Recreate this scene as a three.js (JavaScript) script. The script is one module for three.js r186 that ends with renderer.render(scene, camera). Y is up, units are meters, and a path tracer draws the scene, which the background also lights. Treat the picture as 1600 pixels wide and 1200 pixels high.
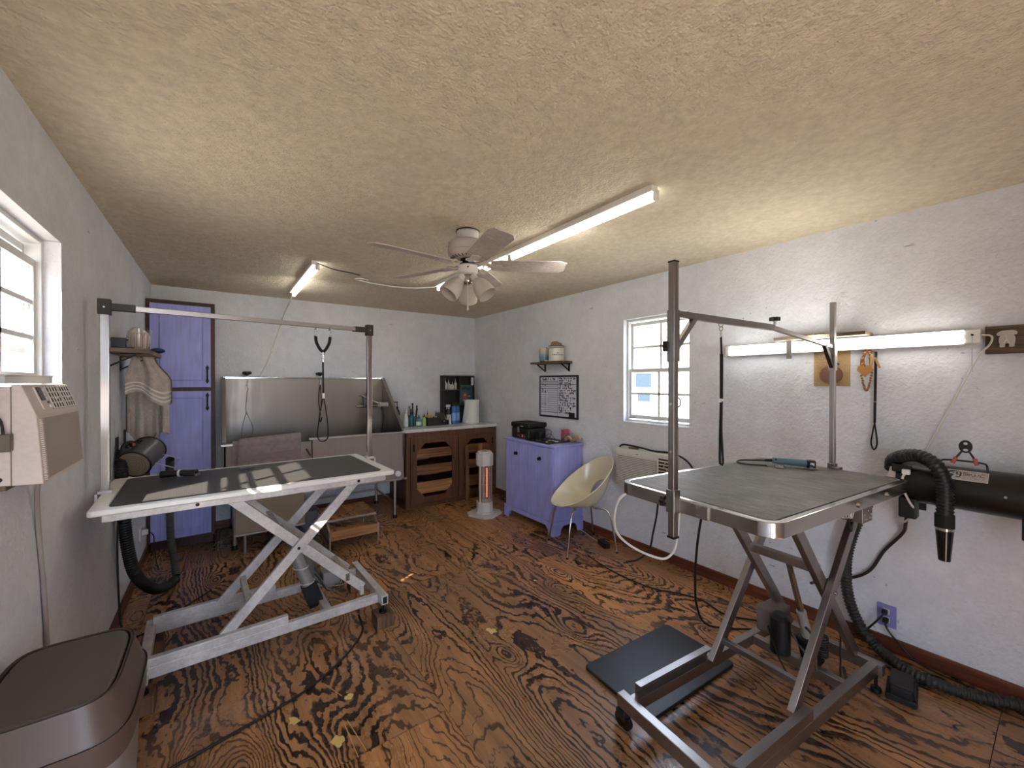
import * as THREE from 'three';
import { RoundedBoxGeometry } from 'three/addons/geometries/RoundedBoxGeometry.js';
import { mergeGeometries } from 'three/addons/utils/BufferGeometryUtils.js';
import { RectAreaLightUniformsLib } from 'three/addons/lights/RectAreaLightUniformsLib.js';
import { Brush, Evaluator, SUBTRACTION } from 'three-bvh-csg';

// ---------------------------------------------------------------- camera, sky, sun, exposure
RectAreaLightUniformsLib.init();
const scene = new THREE.Scene();
const camera = new THREE.PerspectiveCamera(86.75, 4 / 3, 0.05, 200);
camera.position.set(0, 1.49, 0);
camera.rotation.order = 'YXZ';
camera.rotation.y = -35.8 * Math.PI / 180;
camera.rotation.x = -0.27 * Math.PI / 180;

const renderer = new THREE.WebGLRenderer({ antialias: true });
renderer.toneMapping = THREE.LinearToneMapping;
renderer.toneMappingExposure = 1.1;
renderer.shadowMap.enabled = true;

const SUN_TRAVEL = new THREE.Vector3(1, -0.96, -0.66).normalize();   // direction in which sunlight travels
// pale hazy sky, one even colour all round
scene.background = new THREE.Color().setRGB(0.72, 0.88, 1.16);
scene.backgroundIntensity = 9.5;

const sun = new THREE.DirectionalLight(0xfff3e2, 30);
sun.name = 'sun';
sun.position.copy(SUN_TRAVEL).multiplyScalar(-14);
sun.castShadow = true;
sun.shadow.mapSize.set(2048, 2048);
Object.assign(sun.shadow.camera, { left: -8, right: 8, top: 8, bottom: -8, near: 0.5, far: 40 });
scene.add(sun, sun.target);

const TUBE_COLOR = new THREE.Color(1.0, 0.985, 0.91);
const TUBE_GLOW = 9, TUBE_LAMP = 34;          // seen brightness of a tube, and of the area light under it

// ---------------------------------------------------------------- room measures (metres)
const XL = -0.514, XR = 3.014, ZB = -5.1, ZF = 1.36, HC = 2.41, WT = 0.15;

// ---------------------------------------------------------------- small tools
const V = (x, y, z) => new THREE.Vector3(x, y, z);
const D2R = Math.PI / 180;
let seedState = 20240611;
function rnd() { seedState = (Math.imul(seedState, 1664525) + 1013904223) | 0; return (seedState >>> 0) / 4294967296; }
const smooth = (a, b, x) => { const t = Math.min(1, Math.max(0, (x - a) / (b - a))); return t * t * (3 - 2 * t); };
const lerp = (a, b, t) => a + (b - a) * t;
function hash2(ix, iy, s) {
  let h = Math.imul(ix, 374761393) ^ Math.imul(iy, 668265263) ^ Math.imul(s, 974634341);
  h = Math.imul(h ^ (h >>> 13), 1274126177); h ^= h >>> 16;
  return (h >>> 0) / 2147483648 - 1;
}
function noise(x, y, s = 1) {                    // value noise in -1..1
  const ix = Math.floor(x), iy = Math.floor(y), fx = x - ix, fy = y - iy;
  const u = fx * fx * fx * (fx * (fx * 6 - 15) + 10), v = fy * fy * fy * (fy * (fy * 6 - 15) + 10);
  const a = hash2(ix, iy, s), b = hash2(ix + 1, iy, s), c = hash2(ix, iy + 1, s), d = hash2(ix + 1, iy + 1, s);
  return a + (b - a) * u + (c - a) * v + (a - b - c + d) * u * v;
}
function tnoise(x, y, p, s = 1, q = p) {         // the same, tiling every p by q cells
  const m = (n) => ((n % p) + p) % p, mq = (n) => ((n % q) + q) % q;
  const ix = Math.floor(x), iy = Math.floor(y), fx = x - ix, fy = y - iy;
  const u = fx * fx * (3 - 2 * fx), v = fy * fy * (3 - 2 * fy);
  const a = hash2(m(ix), mq(iy), s), b = hash2(m(ix + 1), mq(iy), s), c = hash2(m(ix), mq(iy + 1), s), d = hash2(m(ix + 1), mq(iy + 1), s);
  return a + (b - a) * u + (c - a) * v + (a - b - c + d) * u * v;
}
function dataTexture(w, h, fn, srgb, metresX, metresY) {   // fn(u 0..1, v 0..1) -> [r, g, b] 0..255 ; repeats once per metresX x metresY
  const data = new Uint8Array(w * h * 4);
  for (let j = 0, k = 0; j < h; j++) for (let i = 0; i < w; i++, k += 4) {
    const c = fn((i + 0.5) / w, (j + 0.5) / h);
    data[k] = c[0] < 0 ? 0 : c[0] > 255 ? 255 : c[0]; data[k + 1] = c[1] < 0 ? 0 : c[1] > 255 ? 255 : c[1]; data[k + 2] = c[2] < 0 ? 0 : c[2] > 255 ? 255 : c[2]; data[k + 3] = 255;
  }
  const t = new THREE.DataTexture(data, w, h, THREE.RGBAFormat);
  t.wrapS = t.wrapT = THREE.RepeatWrapping; t.magFilter = THREE.LinearFilter; t.minFilter = THREE.LinearMipmapLinearFilter; t.generateMipmaps = true;
  if (srgb) t.colorSpace = THREE.SRGBColorSpace;
  t.repeat.set(1 / (metresX || 1), 1 / (metresY || 1));
  t.needsUpdate = true;
  return t;
}
function canvasTexture(w, h, draw) {
  const c = document.createElement('canvas'); c.width = w; c.height = h;
  draw(c.getContext('2d'), w, h);
  const t = new THREE.CanvasTexture(c); t.colorSpace = THREE.SRGBColorSpace; t.anisotropy = 4;
  return t;
}

// geometry makers: every one returns a plain non-indexed geometry with position, normal, uv
function fin(g) {
  if (g.index) g = g.toNonIndexed();
  for (const k of Object.keys(g.attributes)) if (!['position', 'normal', 'uv'].includes(k)) g.deleteAttribute(k);
  if (!g.attributes.normal) g.computeVertexNormals();
  if (!g.attributes.uv) g.setAttribute('uv', new THREE.BufferAttribute(new Float32Array(g.attributes.position.count * 2), 2));
  return g;
}
function metric(g) {                              // uv in metres, by the way each face points
  const p = g.attributes.position, uv = g.attributes.uv, a = V(0, 0, 0), b = V(0, 0, 0), c = V(0, 0, 0);
  for (let i = 0; i < p.count; i += 3) {
    a.fromBufferAttribute(p, i); b.fromBufferAttribute(p, i + 1).sub(a); c.fromBufferAttribute(p, i + 2).sub(a);
    b.cross(c); const nx = Math.abs(b.x), ny = Math.abs(b.y), nz = Math.abs(b.z);
    for (let k = i; k < i + 3; k++) {
      const x = p.getX(k), y = p.getY(k), z = p.getZ(k);
      if (ny >= nx && ny >= nz) uv.setXY(k, x, z); else if (nx >= nz) uv.setXY(k, z, y); else uv.setXY(k, x, y);
    }
  }
  return g;
}
function box(w, h, d, x = 0, y = 0, z = 0, r = 0, seg = 2) {      // centre x, y, z
  const g = r > 0 ? new RoundedBoxGeometry(w, h, d, seg, Math.min(r, w / 2.02, h / 2.02, d / 2.02)) : new THREE.BoxGeometry(w, h, d);
  return fin(g.translate(x, y, z));
}
const b6 = (x0, x1, y0, y1, z0, z1, r = 0, seg = 2) => box(x1 - x0, y1 - y0, z1 - z0, (x0 + x1) / 2, (y0 + y1) / 2, (z0 + z1) / 2, r, seg);
function cyl(rt, rb, h, x = 0, y = 0, z = 0, axis = 'y', seg = 24, open = false) {
  const g = new THREE.CylinderGeometry(rt, rb, h, seg, 1, open);
  if (axis === 'x') g.rotateZ(-Math.PI / 2); else if (axis === 'z') g.rotateX(Math.PI / 2);
  return fin(g.translate(x, y, z));
}
function sph(r, x = 0, y = 0, z = 0, sx = 1, sy = 1, sz = 1, seg = 20) { return fin(new THREE.SphereGeometry(r, seg, Math.round(seg * 0.7)).scale(sx, sy, sz).translate(x, y, z)); }
function tor(R, r, x = 0, y = 0, z = 0, axis = 'y', arc = Math.PI * 2, seg = 28) {
  const g = new THREE.TorusGeometry(R, r, 8, seg, arc);
  if (axis === 'y') g.rotateX(Math.PI / 2); else if (axis === 'x') g.rotateY(Math.PI / 2);
  return fin(g.translate(x, y, z));
}
function aim(g, p, q, up = V(0, 1, 0)) {           // puts a geometry whose length runs along +z from 0 on the way from p to q
  const z = q.clone().sub(p).normalize(); const x = up.clone().cross(z);
  if (x.lengthSq() < 1e-6) x.set(1, 0, 0); x.normalize();
  const y = z.clone().cross(x);
  return g.applyMatrix4(new THREE.Matrix4().makeBasis(x, y, z).setPosition(p));
}
function bar(p, q, w, h, r = 0.002, up) {          // rectangular bar from p to q, w across and h along up
  const len = p.distanceTo(q);
  return fin(aim((r > 0 ? new RoundedBoxGeometry(w, h, len, 1, r) : new THREE.BoxGeometry(w, h, len)).translate(0, 0, len / 2), p, q, up));
}
function rod(p, q, r, r2 = r, seg = 14) {
  const len = p.distanceTo(q);
  return fin(aim(new THREE.CylinderGeometry(r2, r, len, seg).rotateX(Math.PI / 2).translate(0, 0, len / 2), p, q));
}
function tube(pts, r, seg = 40, rad = 8, closed = false) {
  const g = new THREE.TubeGeometry(new THREE.CatmullRomCurve3(pts.map((p) => (p.isVector3 ? p : V(...p))), closed, 'centripetal'), seg, r, rad, closed);
  if (closed) return fin(g);
  const a = pts[0].isVector3 ? pts[0] : V(...pts[0]), b = pts[pts.length - 1].isVector3 ? pts[pts.length - 1] : V(...pts[pts.length - 1]);
  return mergeGeometries([fin(g), sph(r, a.x, a.y, a.z, 1, 1, 1, 8), sph(r, b.x, b.y, b.z, 1, 1, 1, 8)]);
}
function hose(pts, r, pitch = 0.012, depth = 0.0035, rad = 16) {   // corrugated hose
  const curve = new THREE.CatmullRomCurve3(pts.map((p) => V(...p)), false, 'centripetal');
  const L = curve.getLength(), n = Math.round(L / pitch) * 4;
  const g = new THREE.TubeGeometry(curve, n, r, rad, false), p = g.attributes.position, nn = g.attributes.normal;
  for (let i = 0; i <= n; i++) {
    const k = [0, -depth * 0.5, -depth, -depth * 0.5][i % 4];
    for (let j = 0; j <= rad; j++) { const q = i * (rad + 1) + j; p.setXYZ(q, p.getX(q) + nn.getX(q) * k, p.getY(q) + nn.getY(q) * k, p.getZ(q) + nn.getZ(q) * k); }
  }
  g.computeVertexNormals();
  return fin(g);
}
function lathe(pairs, x = 0, y = 0, z = 0, seg = 28) { return fin(new THREE.LatheGeometry(pairs.map(([a, b]) => new THREE.Vector2(a, b)), seg).translate(x, y, z)); }
function ext(pts, depth, bevel = 0, holes = []) {  // polygon or Shape in x, y, thickness from z 0 to depth
  const s = pts instanceof THREE.Shape ? pts : new THREE.Shape(pts.map(([a, b]) => new THREE.Vector2(a, b)));
  for (const h of holes) s.holes.push(h instanceof THREE.Path ? h : new THREE.Path(h.map(([a, b]) => new THREE.Vector2(a, b))));
  return fin(new THREE.ExtrudeGeometry(s, { depth: depth - 2 * bevel, bevelEnabled: bevel > 0, bevelThickness: bevel, bevelSize: bevel, bevelOffset: -bevel, bevelSegments: 2, curveSegments: 16 }).translate(0, 0, bevel));
}
function rrect(w, h, r) {                          // rounded rectangle shape about the origin
  const s = new THREE.Shape(), x = -w / 2, y = -h / 2;
  s.moveTo(x + r, y); s.lineTo(x + w - r, y); s.absarc(x + w - r, y + r, r, -Math.PI / 2, 0); s.lineTo(x + w, y + h - r); s.absarc(x + w - r, y + h - r, r, 0, Math.PI / 2);
  s.lineTo(x + r, y + h); s.absarc(x + r, y + h - r, r, Math.PI / 2, Math.PI); s.lineTo(x, y + r); s.absarc(x + r, y + r, r, Math.PI, Math.PI * 1.5);
  return s;
}
function slab(fn, nu, nv, th, closedU = false) {   // a sheet fn(u, v) -> Vector3 given a thickness th along its normal
  const P = [], N = [];
  for (let j = 0; j <= nv; j++) for (let i = 0; i <= nu; i++) P.push(fn(i / nu, j / nv));
  const at = (i, j) => P[j * (nu + 1) + i];
  for (let j = 0; j <= nv; j++) for (let i = 0; i <= nu; i++) {
    const i0 = closedU ? (i === 0 ? nu - 1 : i - 1) : Math.max(0, i - 1), i1 = closedU ? (i === nu ? 1 : i + 1) : Math.min(nu, i + 1);
    const du = at(i1, j).clone().sub(at(i0, j)), dv = at(i, Math.min(nv, j + 1)).clone().sub(at(i, Math.max(0, j - 1)));
    const n = du.cross(dv); N.push(n.lengthSq() > 1e-14 ? n.normalize() : V(0, 1, 0));
  }
  const pos = [], nor = [], uv = [], w = nu + 1;
  for (const s of [0.5, -0.5]) P.forEach((p, k) => { const n = N[k]; pos.push(p.x + n.x * th * s, p.y + n.y * th * s, p.z + n.z * th * s); nor.push(n.x * s * 2, n.y * s * 2, n.z * s * 2); uv.push((k % w) / nu, Math.floor(k / w) / nv); });
  const idx = [], off = P.length;
  for (let j = 0; j < nv; j++) for (let i = 0; i < nu; i++) {
    const a = j * w + i, b = a + 1, c = a + w, d = c + 1;
    idx.push(a, b, c, b, d, c, off + a, off + c, off + b, off + b, off + c, off + d);
  }
  const edge = (a, b) => idx.push(a, off + a, b, b, off + a, off + b);
  for (let i = 0; i < nu; i++) { edge(i + 1, i); edge(nv * w + i, nv * w + i + 1); }
  if (!closedU) for (let j = 0; j < nv; j++) { edge(j * w, (j + 1) * w); edge((j + 1) * w + nu, j * w + nu); }
  const g = new THREE.BufferGeometry();
  g.setAttribute('position', new THREE.Float32BufferAttribute(pos, 3)); g.setAttribute('normal', new THREE.Float32BufferAttribute(nor, 3)); g.setAttribute('uv', new THREE.Float32BufferAttribute(uv, 2));
  g.setIndex(idx);
  return fin(g);
}
function move(g, x, y, z, ry = 0, rx = 0, rz = 0) { if (rz) g.rotateZ(rz); if (rx) g.rotateX(rx); if (ry) g.rotateY(ry); return g.translate(x, y, z); }

// scene makers
const taken = {};
function numbered(n) { if (!(n in taken)) { taken[n] = 0; return n; } taken[n]++; return n + '_' + String(taken[n]).padStart(3, '0'); }
function mesh(name, geoms, mat, parent, keepUV = false) {
  geoms = Array.isArray(geoms) ? geoms : [geoms];
  const g = geoms.length > 1 ? mergeGeometries(geoms) : geoms[0];
  if (!keepUV) metric(g);
  const m = new THREE.Mesh(g, mat); m.name = name; m.castShadow = m.receiveShadow = true;
  if (parent) parent.add(m);
  return m;
}
function tag(o, label, category, group, kind) { o.userData = { ...o.userData, label, category }; if (group) o.userData.group = group; if (kind) o.userData.kind = kind; return o; }
function thing(name, label, category, [x, y, z] = [0, 0, 0], turn = 0, group) {
  const o = new THREE.Group(); o.name = numbered(name); o.position.set(x, y, z); o.rotation.y = turn; scene.add(o);
  return tag(o, label, category, group);
}
function single(name, geoms, mat, label, category, group, keepUV) { const m = mesh(numbered(name), geoms, mat, scene, keepUV); return tag(m, label, category, group); }
function struct(name, geoms, mat) { const m = mesh(name, geoms, mat, scene); m.userData.kind = 'structure'; return m; }
function structGroup(name) { const o = new THREE.Group(); o.name = name; o.userData.kind = 'structure'; scene.add(o); return o; }

// ---------------------------------------------------------------- materials
const std = (color, roughness = 0.6, metalness = 0, more = {}) => new THREE.MeshStandardMaterial({ color, roughness, metalness, ...more });
const phys = (color, roughness, more = {}) => new THREE.MeshPhysicalMaterial({ color, roughness, ...more });

// plaster: trowelled and rolled, with a fine orange-peel
const plasterBump = dataTexture(1024, 1024, (u, v) => {
  let h = 0.5 + 0.16 * tnoise(u * 26, v * 26, 26, 3) + 0.17 * tnoise(u * 74, v * 74, 74, 4) + 0.13 * tnoise(u * 170, v * 170, 170, 5) + 0.1 * tnoise(u * 360, v * 360, 360, 6);
  h += 0.2 * smooth(0.25, 0.6, tnoise(u * 40 + 3, v * 40, 40, 7)) * tnoise(u * 120, v * 120, 120, 8);
  h *= 255; return [h, h, h];
}, false, 1.6, 1.6);
const wallColor = dataTexture(1024, 1024, (u, v) => {
  let k = 1 + 0.022 * tnoise(u * 3, v * 3, 3, 11) + 0.022 * tnoise(u * 9, v * 9, 9, 12) + 0.018 * tnoise(u * 40, v * 40, 40, 13) + 0.015 * tnoise(u * 200, v * 200, 200, 14);
  const fleck = smooth(0.86, 0.96, tnoise(u * 90, v * 90, 90, 15)) * smooth(0.2, 0.6, tnoise(u * 7, v * 7, 7, 16));
  k *= 1 - 0.28 * fleck;
  const warm = tnoise(u * 5, v * 5, 5, 17);
  return [214 * k + 3 * warm, 215 * k + 1 * warm, 220 * k - 2 * warm];
}, true, 2.3, 2.3);
const ceilingBump = dataTexture(1024, 1024, (u, v) => {
  let h = 0.45 + 0.2 * tnoise(u * 60, v * 60, 60, 23) + 0.2 * tnoise(u * 130, v * 130, 130, 24) + 0.16 * tnoise(u * 280, v * 280, 280, 25);
  h *= 255; return [h, h, h];
}, false, 1.2, 1.2);
const ceilingColor = dataTexture(512, 512, (u, v) => {
  const k = 1 + 0.012 * tnoise(u * 3, v * 3, 3, 31) + 0.03 * tnoise(u * 60, v * 60, 60, 32) + 0.03 * tnoise(u * 128, v * 128, 128, 33);
  return [214 * k, 200 * k, 176 * k];
}, true, 1.9, 1.9);
const M = {};
M.wall = std(0xffffff, 0.82, 0, { map: wallColor, bumpMap: plasterBump, bumpScale: 0.0042 });
M.ceiling = std(0xffffff, 0.9, 0, { map: ceilingColor, bumpMap: ceilingBump, bumpScale: 0.006 });

// plywood sheets with a strong dark-stained grain
function plywood(seed, tone) {
  const W = 1024, H = 2048, knots = [];
  for (let i = 0; i < 7; i++) knots.push([hash2(i, 1, seed) * 0.6 + 0.61, hash2(i, 2, seed) * 1.2 + 1.22, 0.03 + 0.03 * Math.abs(hash2(i, 3, seed)), hash2(i, 4, seed) > 0 ? 1 : -1]);
  return dataTexture(W, H, (u, v) => {
    const x = u * 1.22, y = v * 2.44;
    const jag = 0.024 * noise(x * 34, y * 17, seed + 5) + 0.013 * noise(x * 90, y * 50, seed + 6);
    let h = noise(x * 2.0 + 3, y * 0.5, seed) + 0.4 * noise(x * 4.6, y * 1.15, seed + 1) + 0.09 * noise(x * 10, y * 3.2, seed + 2) + jag;
    for (const [kx, ky, kr, ks] of knots) { const dx = (x - kx) / kr, dy = (y - ky) / (kr * 2.1), d = dx * dx + dy * dy; if (d < 14) h += ks * 0.42 * Math.exp(-d * 0.55); }
    const ring = h * (11.5 + 3.5 * noise(x * 0.9 + 5, y * 0.5, seed + 20)) + x * 9;
    const t = ring - Math.floor(ring), id = Math.floor(ring);
    const wide = 0.27 + 0.17 * noise(x * 3.1, y * 1.3, seed + 8) + 0.11 * hash2(id, 7, seed);
    const rough = 0.05 * noise(x * 130, y * 34, seed + 9);
    let dark = smooth(1 - wide - 0.09, 1 - wide + 0.07, t + rough) * (1 - smooth(0.93, 1.0, t));
    const patch = noise(x * 2.6 + 9, y * 0.9 + 4, seed + 10) + 0.35 * noise(x * 8, y * 3, seed + 11);
    dark *= 0.62 + 0.38 * smooth(-0.45, 0.2, patch);
    dark = Math.max(dark, 0.85 * smooth(0.52, 0.66, patch + 0.25 * noise(x * 24, y * 7, seed + 21)) * smooth(0.35, 0.6, t + rough));
    const flecks = smooth(0.45, 0.75, noise(x * 220, y * 120, seed + 12)) * smooth(0.25, 0.7, patch) * dark;
    const fibre = 0.06 * noise(x * 420, y * 14, seed + 13) + 0.07 * noise(x * 60, y * 4, seed + 14) + 0.1 * noise(x * 22, y * 1.4, seed + 16);
    const warm = noise(x * 1.7, y * 1.1, seed + 15);
    const k = (1 + fibre + 0.1 * warm) * tone;
    const R = 166 * k, G = (119 - 3 * warm) * k, B = (77 - 7 * warm) * k;
    const e = dark * 0.93 * (1 - 0.4 * flecks);
    return [lerp(R, 34, e), lerp(G, 19, e), lerp(B, 14, e)];
  }, true, 1.22, 2.44);
}
const plyMaps = [plywood(101, 1.0), plywood(211, 0.97), plywood(331, 1.03), plywood(457, 1.0)];
const plyRough = dataTexture(512, 512, (u, v) => { const k = 92 + 30 * tnoise(u * 6, v * 6, 6, 41) + 22 * tnoise(u * 30, v * 30, 30, 42) + 18 * tnoise(u * 120, v * 120, 120, 43); return [k, k, k]; }, false, 1.1, 1.1);
M.ply = plyMaps.map((map) => std(0xffffff, 0.95, 0, { map, roughnessMap: plyRough, bumpMap: plyRough, bumpScale: 0.0006 }));

function grain(seed, [r, g, b], contrast, metresX = 0.35, metresY = 1.2, flat = false) {  // long straight wood grain, running along v, or along u when flat
  return dataTexture(flat ? 1024 : 256, flat ? 256 : 1024, (p, q) => {
    const u = flat ? q : p, v = flat ? p : q;
    const k = 1 + contrast * (0.5 * tnoise(u * 24, v * 5, 24, seed, 5) + 0.4 * tnoise(u * 60 + 2 * tnoise(u * 5, v * 5, 5, seed + 3), v * 6, 60, seed + 1, 6) + 0.3 * tnoise(u * 5, v * 5, 5, seed + 2));
    return [r * k, g * k, b * k];
  }, true, flat ? metresY : metresX, flat ? metresX : metresY);
}
M.cabinetWood = std(0xffffff, 0.5, 0, { map: grain(51, [94, 59, 38], 0.2) });
M.cabinetSlat = std(0xffffff, 0.55, 0, { map: grain(52, [122, 80, 50], 0.32, 0.3, 1.2, true) });
M.paleSlat = std(0xffffff, 0.6, 0, { map: grain(53, [166, 116, 72], 0.25, 0.3, 1.2, true) });
M.frameWood = std(0xffffff, 0.5, 0, { map: grain(54, [66, 36, 24], 0.3) });
M.paleBoard = std(0xffffff, 0.6, 0, { map: grain(49, [166, 116, 72], 0.25) });
M.brownBoard = std(0xffffff, 0.6, 0, { map: grain(48, [116, 78, 50], 0.3) });
M.baseboard = std(0xffffff, 0.5, 0, { map: grain(55, [98, 52, 34], 0.35, 0.3, 1.2, true) });
M.shelfWood = std(0xffffff, 0.6, 0, { map: grain(56, [126, 108, 90], 0.35, 0.3, 0.9, true) });
M.signWood = std(0xffffff, 0.65, 0, { map: grain(57, [86, 66, 48], 0.45, 0.2, 0.5, true) });
M.blockWood = std(0xffffff, 0.7, 0, { map: grain(58, [92, 66, 48], 0.4) });
M.stainPly = std(0xffffff, 0.55, 0, { map: plywood(577, 0.8) });

const brush = dataTexture(512, 512, (u, v) => { const k = 176 + 18 * tnoise(u * 150, v * 3, 150, 61, 3) + 22 * tnoise(u * 9, v * 1, 9, 64, 1) + 10 * tnoise(u * 5, v * 5, 5, 62); return [k, k, k]; }, false, 0.6, 0.6);
const blotch = dataTexture(512, 512, (u, v) => { const k = 1 + 0.07 * tnoise(u * 5, v * 5, 5, 66) + 0.05 * tnoise(u * 22, v * 22, 22, 67) + 0.04 * tnoise(u * 90, v * 90, 90, 68); return [206 * k, 200 * k, 195 * k]; }, true, 0.7, 0.7);
M.steel = std(0xb9b4b0, 0.5, 1, { roughnessMap: brush });
M.tubSteel = std(0x857d75, 0.55, 1, { roughnessMap: brush });
M.tubPanel = std(0x958780, 0.8, 0.6, { roughnessMap: brush });
M.chrome = std(0xcfccc8, 0.14, 1);
M.tableSteel = std(0xa19b97, 0.52, 1, { roughnessMap: brush });
M.aluRim = std(0xdcdad6, 0.42, 0.9);
M.whiteFrame = std(0xffffff, 0.42, 0.25, { map: blotch });
M.whiteTop = std(0xe9e6df, 0.35, 0.1);
M.black = std(0x141414, 0.45);
M.blackMatte = std(0x171717, 0.8);
M.blackGloss = std(0x101011, 0.22);
M.cord = std(0x121111, 0.55);
M.whiteCord = std(0xd8d4cc, 0.5);
M.iron = std(0x17120f, 0.5, 0.4);
const ribBump = dataTexture(256, 256, (u, v) => { const k = 128 + 90 * Math.sin(u * Math.PI * 2 * 16) * 0.5 + 60 * Math.sin(v * Math.PI * 2 * 16) * 0.5; return [k, k, k]; }, false, 0.12, 0.12);
const rubberBump = dataTexture(512, 512, (u, v) => { const k = 128 + 60 * tnoise(u * 100, v * 100, 100, 71) + 50 * tnoise(u * 230, v * 230, 230, 72); return [k, k, k]; }, false, 0.4, 0.4);
const rubberColor = dataTexture(512, 512, (u, v) => { const k = 1 + 0.14 * tnoise(u * 6, v * 6, 6, 73) + 0.16 * tnoise(u * 60, v * 14, 60, 74, 14) + 0.14 * tnoise(u * 180, v * 180, 180, 75); return [92 * k, 88 * k, 85 * k]; }, true, 0.55, 0.55);
M.ribMat = std(0x353433, 0.42, 0, { bumpMap: ribBump, bumpScale: 0.0012 });
M.rubberTop = std(0xffffff, 0.5, 0, { map: rubberColor, bumpMap: rubberBump, bumpScale: 0.0008 });
M.floorMat = std(0x1b1c20, 0.4, 0, { bumpMap: rubberBump, bumpScale: 0.0004 });
const brushed = dataTexture(256, 512, (u, v) => { const k = 1 + 0.045 * tnoise(u * 40, v * 6, 40, 81, 6) + 0.03 * tnoise(u * 9, v * 9, 9, 82); return [160 * k, 162 * k, 222 * k]; }, true, 0.5, 0.9);
M.purple = std(0xffffff, 0.48, 0, { map: brushed });
M.purplePlate = std(0x8b8ac4, 0.5);
M.cream = phys(0xd9d0b0, 0.25, { clearcoat: 0.7, clearcoatRoughness: 0.12 });
M.white = std(0xdedbd5, 0.45);
M.whiteGloss = std(0xe6e4de, 0.25);
M.acWhite = std(0xdcd0c9, 0.5, 0, { map: dataTexture(256, 256, (u, v) => { const k = 1 + 0.03 * tnoise(u * 5, v * 5, 5, 91) + 0.02 * tnoise(u * 70, v * 70, 70, 92); return [250 * k, 247 * k, 244 * k]; }, true, 0.5, 0.5) });
M.acDark = std(0x4a3a2c, 0.7);
M.filter = std(0xa99f96, 0.9, 0, { bumpMap: ribBump, bumpScale: 0.001 });
M.acRight = std(0xd3d1c8, 0.5);
const terry = dataTexture(256, 256, (u, v) => { const k = 128 + 70 * tnoise(u * 60, v * 60, 60, 95) + 50 * tnoise(u * 128, v * 128, 128, 96); return [k, k, k]; }, false, 0.1, 0.1);
const terryColor = (r, g, b, s) => dataTexture(256, 256, (u, v) => { const k = 1 + 0.06 * tnoise(u * 60, v * 60, 60, s) + 0.05 * tnoise(u * 8, v * 8, 8, s + 1); return [r * k, g * k, b * k]; }, true, 0.2, 0.2);
M.towelBeige = std(0xffffff, 0.97, 0, { map: terryColor(198, 185, 172, 97), bumpMap: terry, bumpScale: 0.004 });
M.towelBand = std(0xe6ded3, 0.85);
M.towelMauve = std(0xffffff, 0.97, 0, { map: terryColor(160, 142, 142, 99), bumpMap: terry, bumpScale: 0.004 });
M.towelMauveBand = std(0x8d797b, 0.85);
M.glass = phys(0xffffff, 0.02, { transmission: 1, thickness: 0, ior: 1.45 });
M.jarGlass = phys(0xffffff, 0.03, { transmission: 1, thickness: 0, ior: 1.45 });
M.tube = new THREE.MeshStandardMaterial({ color: 0xffffff, roughness: 0.4, emissive: TUBE_COLOR, emissiveIntensity: TUBE_GLOW });

// ================================================================ the setting
// floor: plywood sheets, 1.22 x 2.44 m, long side running into the room
{
  const floor = structGroup('floor');
  mesh('subfloor', b6(XL - WT, XR + WT, -0.12, -0.019, ZB - WT, ZF + WT), std(0x2a1c12, 0.9), floor);
  const cols = [[XL, -0.385, -1.665], [-0.385, 0.835, -1.665], [0.835, 2.055, -2.86], [2.055, XR, -0.19]];
  let n = 0;
  cols.forEach(([x0, x1, zs], ci) => {
    const cuts = [ZB, ZF];
    for (let z = zs - 2.44 * 3; z < ZF; z += 2.44) if (z > ZB + 0.02 && z < ZF - 0.02) cuts.push(z);
    cuts.sort((a, b) => a - b);
    for (let i = 0; i + 1 < cuts.length; i++) {
      const g = metric(b6(x0 + 0.0012, x1 - 0.0012, -0.018, 0, cuts[i] + 0.0012, cuts[i + 1] - 0.0012));
      const uv = g.attributes.uv; const ox = hash2(ci, i, 5) * 3, oy = hash2(ci, i, 6) * 3;
      for (let k = 0; k < uv.count; k++) uv.setXY(k, uv.getX(k) - x0 + (ci === 0 ? 0.5 : 0) + (ci + i > 3 ? 0 : 0), uv.getY(k) - cuts[i + 1] + (ox + oy) * 0);
      mesh('plywood_sheet', g, M.ply[(n++ * 3 + ci) % 4], floor, true);
    }
  });
  const putty = std(0xd8bd72, 0.45);
  [[1.32, -2.039, 0.036, 0.5], [0.498, -2.007, 0.024, 1.2], [0.264, -2.007, 0.03, 0.4], [0.396, -1.783, 0.034, 0.1], [1.92, -2.37, 0.014, 0.9]].forEach(([x, z, r, a], k) => {
    const pts = []; for (let i = 0; i < 14; i++) { const t = i / 14 * Math.PI * 2, q = r * (0.85 + 0.3 * hash2(i, k, 77)); pts.push([Math.cos(t) * q * 0.75, Math.sin(t) * q]); }
    mesh('filler_patch', move(ext(pts, 0.0012), x, 0, z, a, -Math.PI / 2), putty, floor);
  });
  [[0.44, -1.86, 0.445, -1.66], [0.455, -1.87, 0.48, -1.67], [0.42, -2.16, 0.47, -2.03], [0.03, -1.9, 0.05, -1.6]].forEach(([x0, z0, x1, z1]) => mesh('scratch', bar(V(x0, 0.0003, z0), V(x1, 0.0003, z1), 0.0035, 0.0008, 0), std(0xc79a58, 0.6), floor));
}
struct('ceiling', b6(XL - WT, XR + WT, HC, HC + 0.12, ZB - WT, ZF + WT), M.ceiling);

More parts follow.
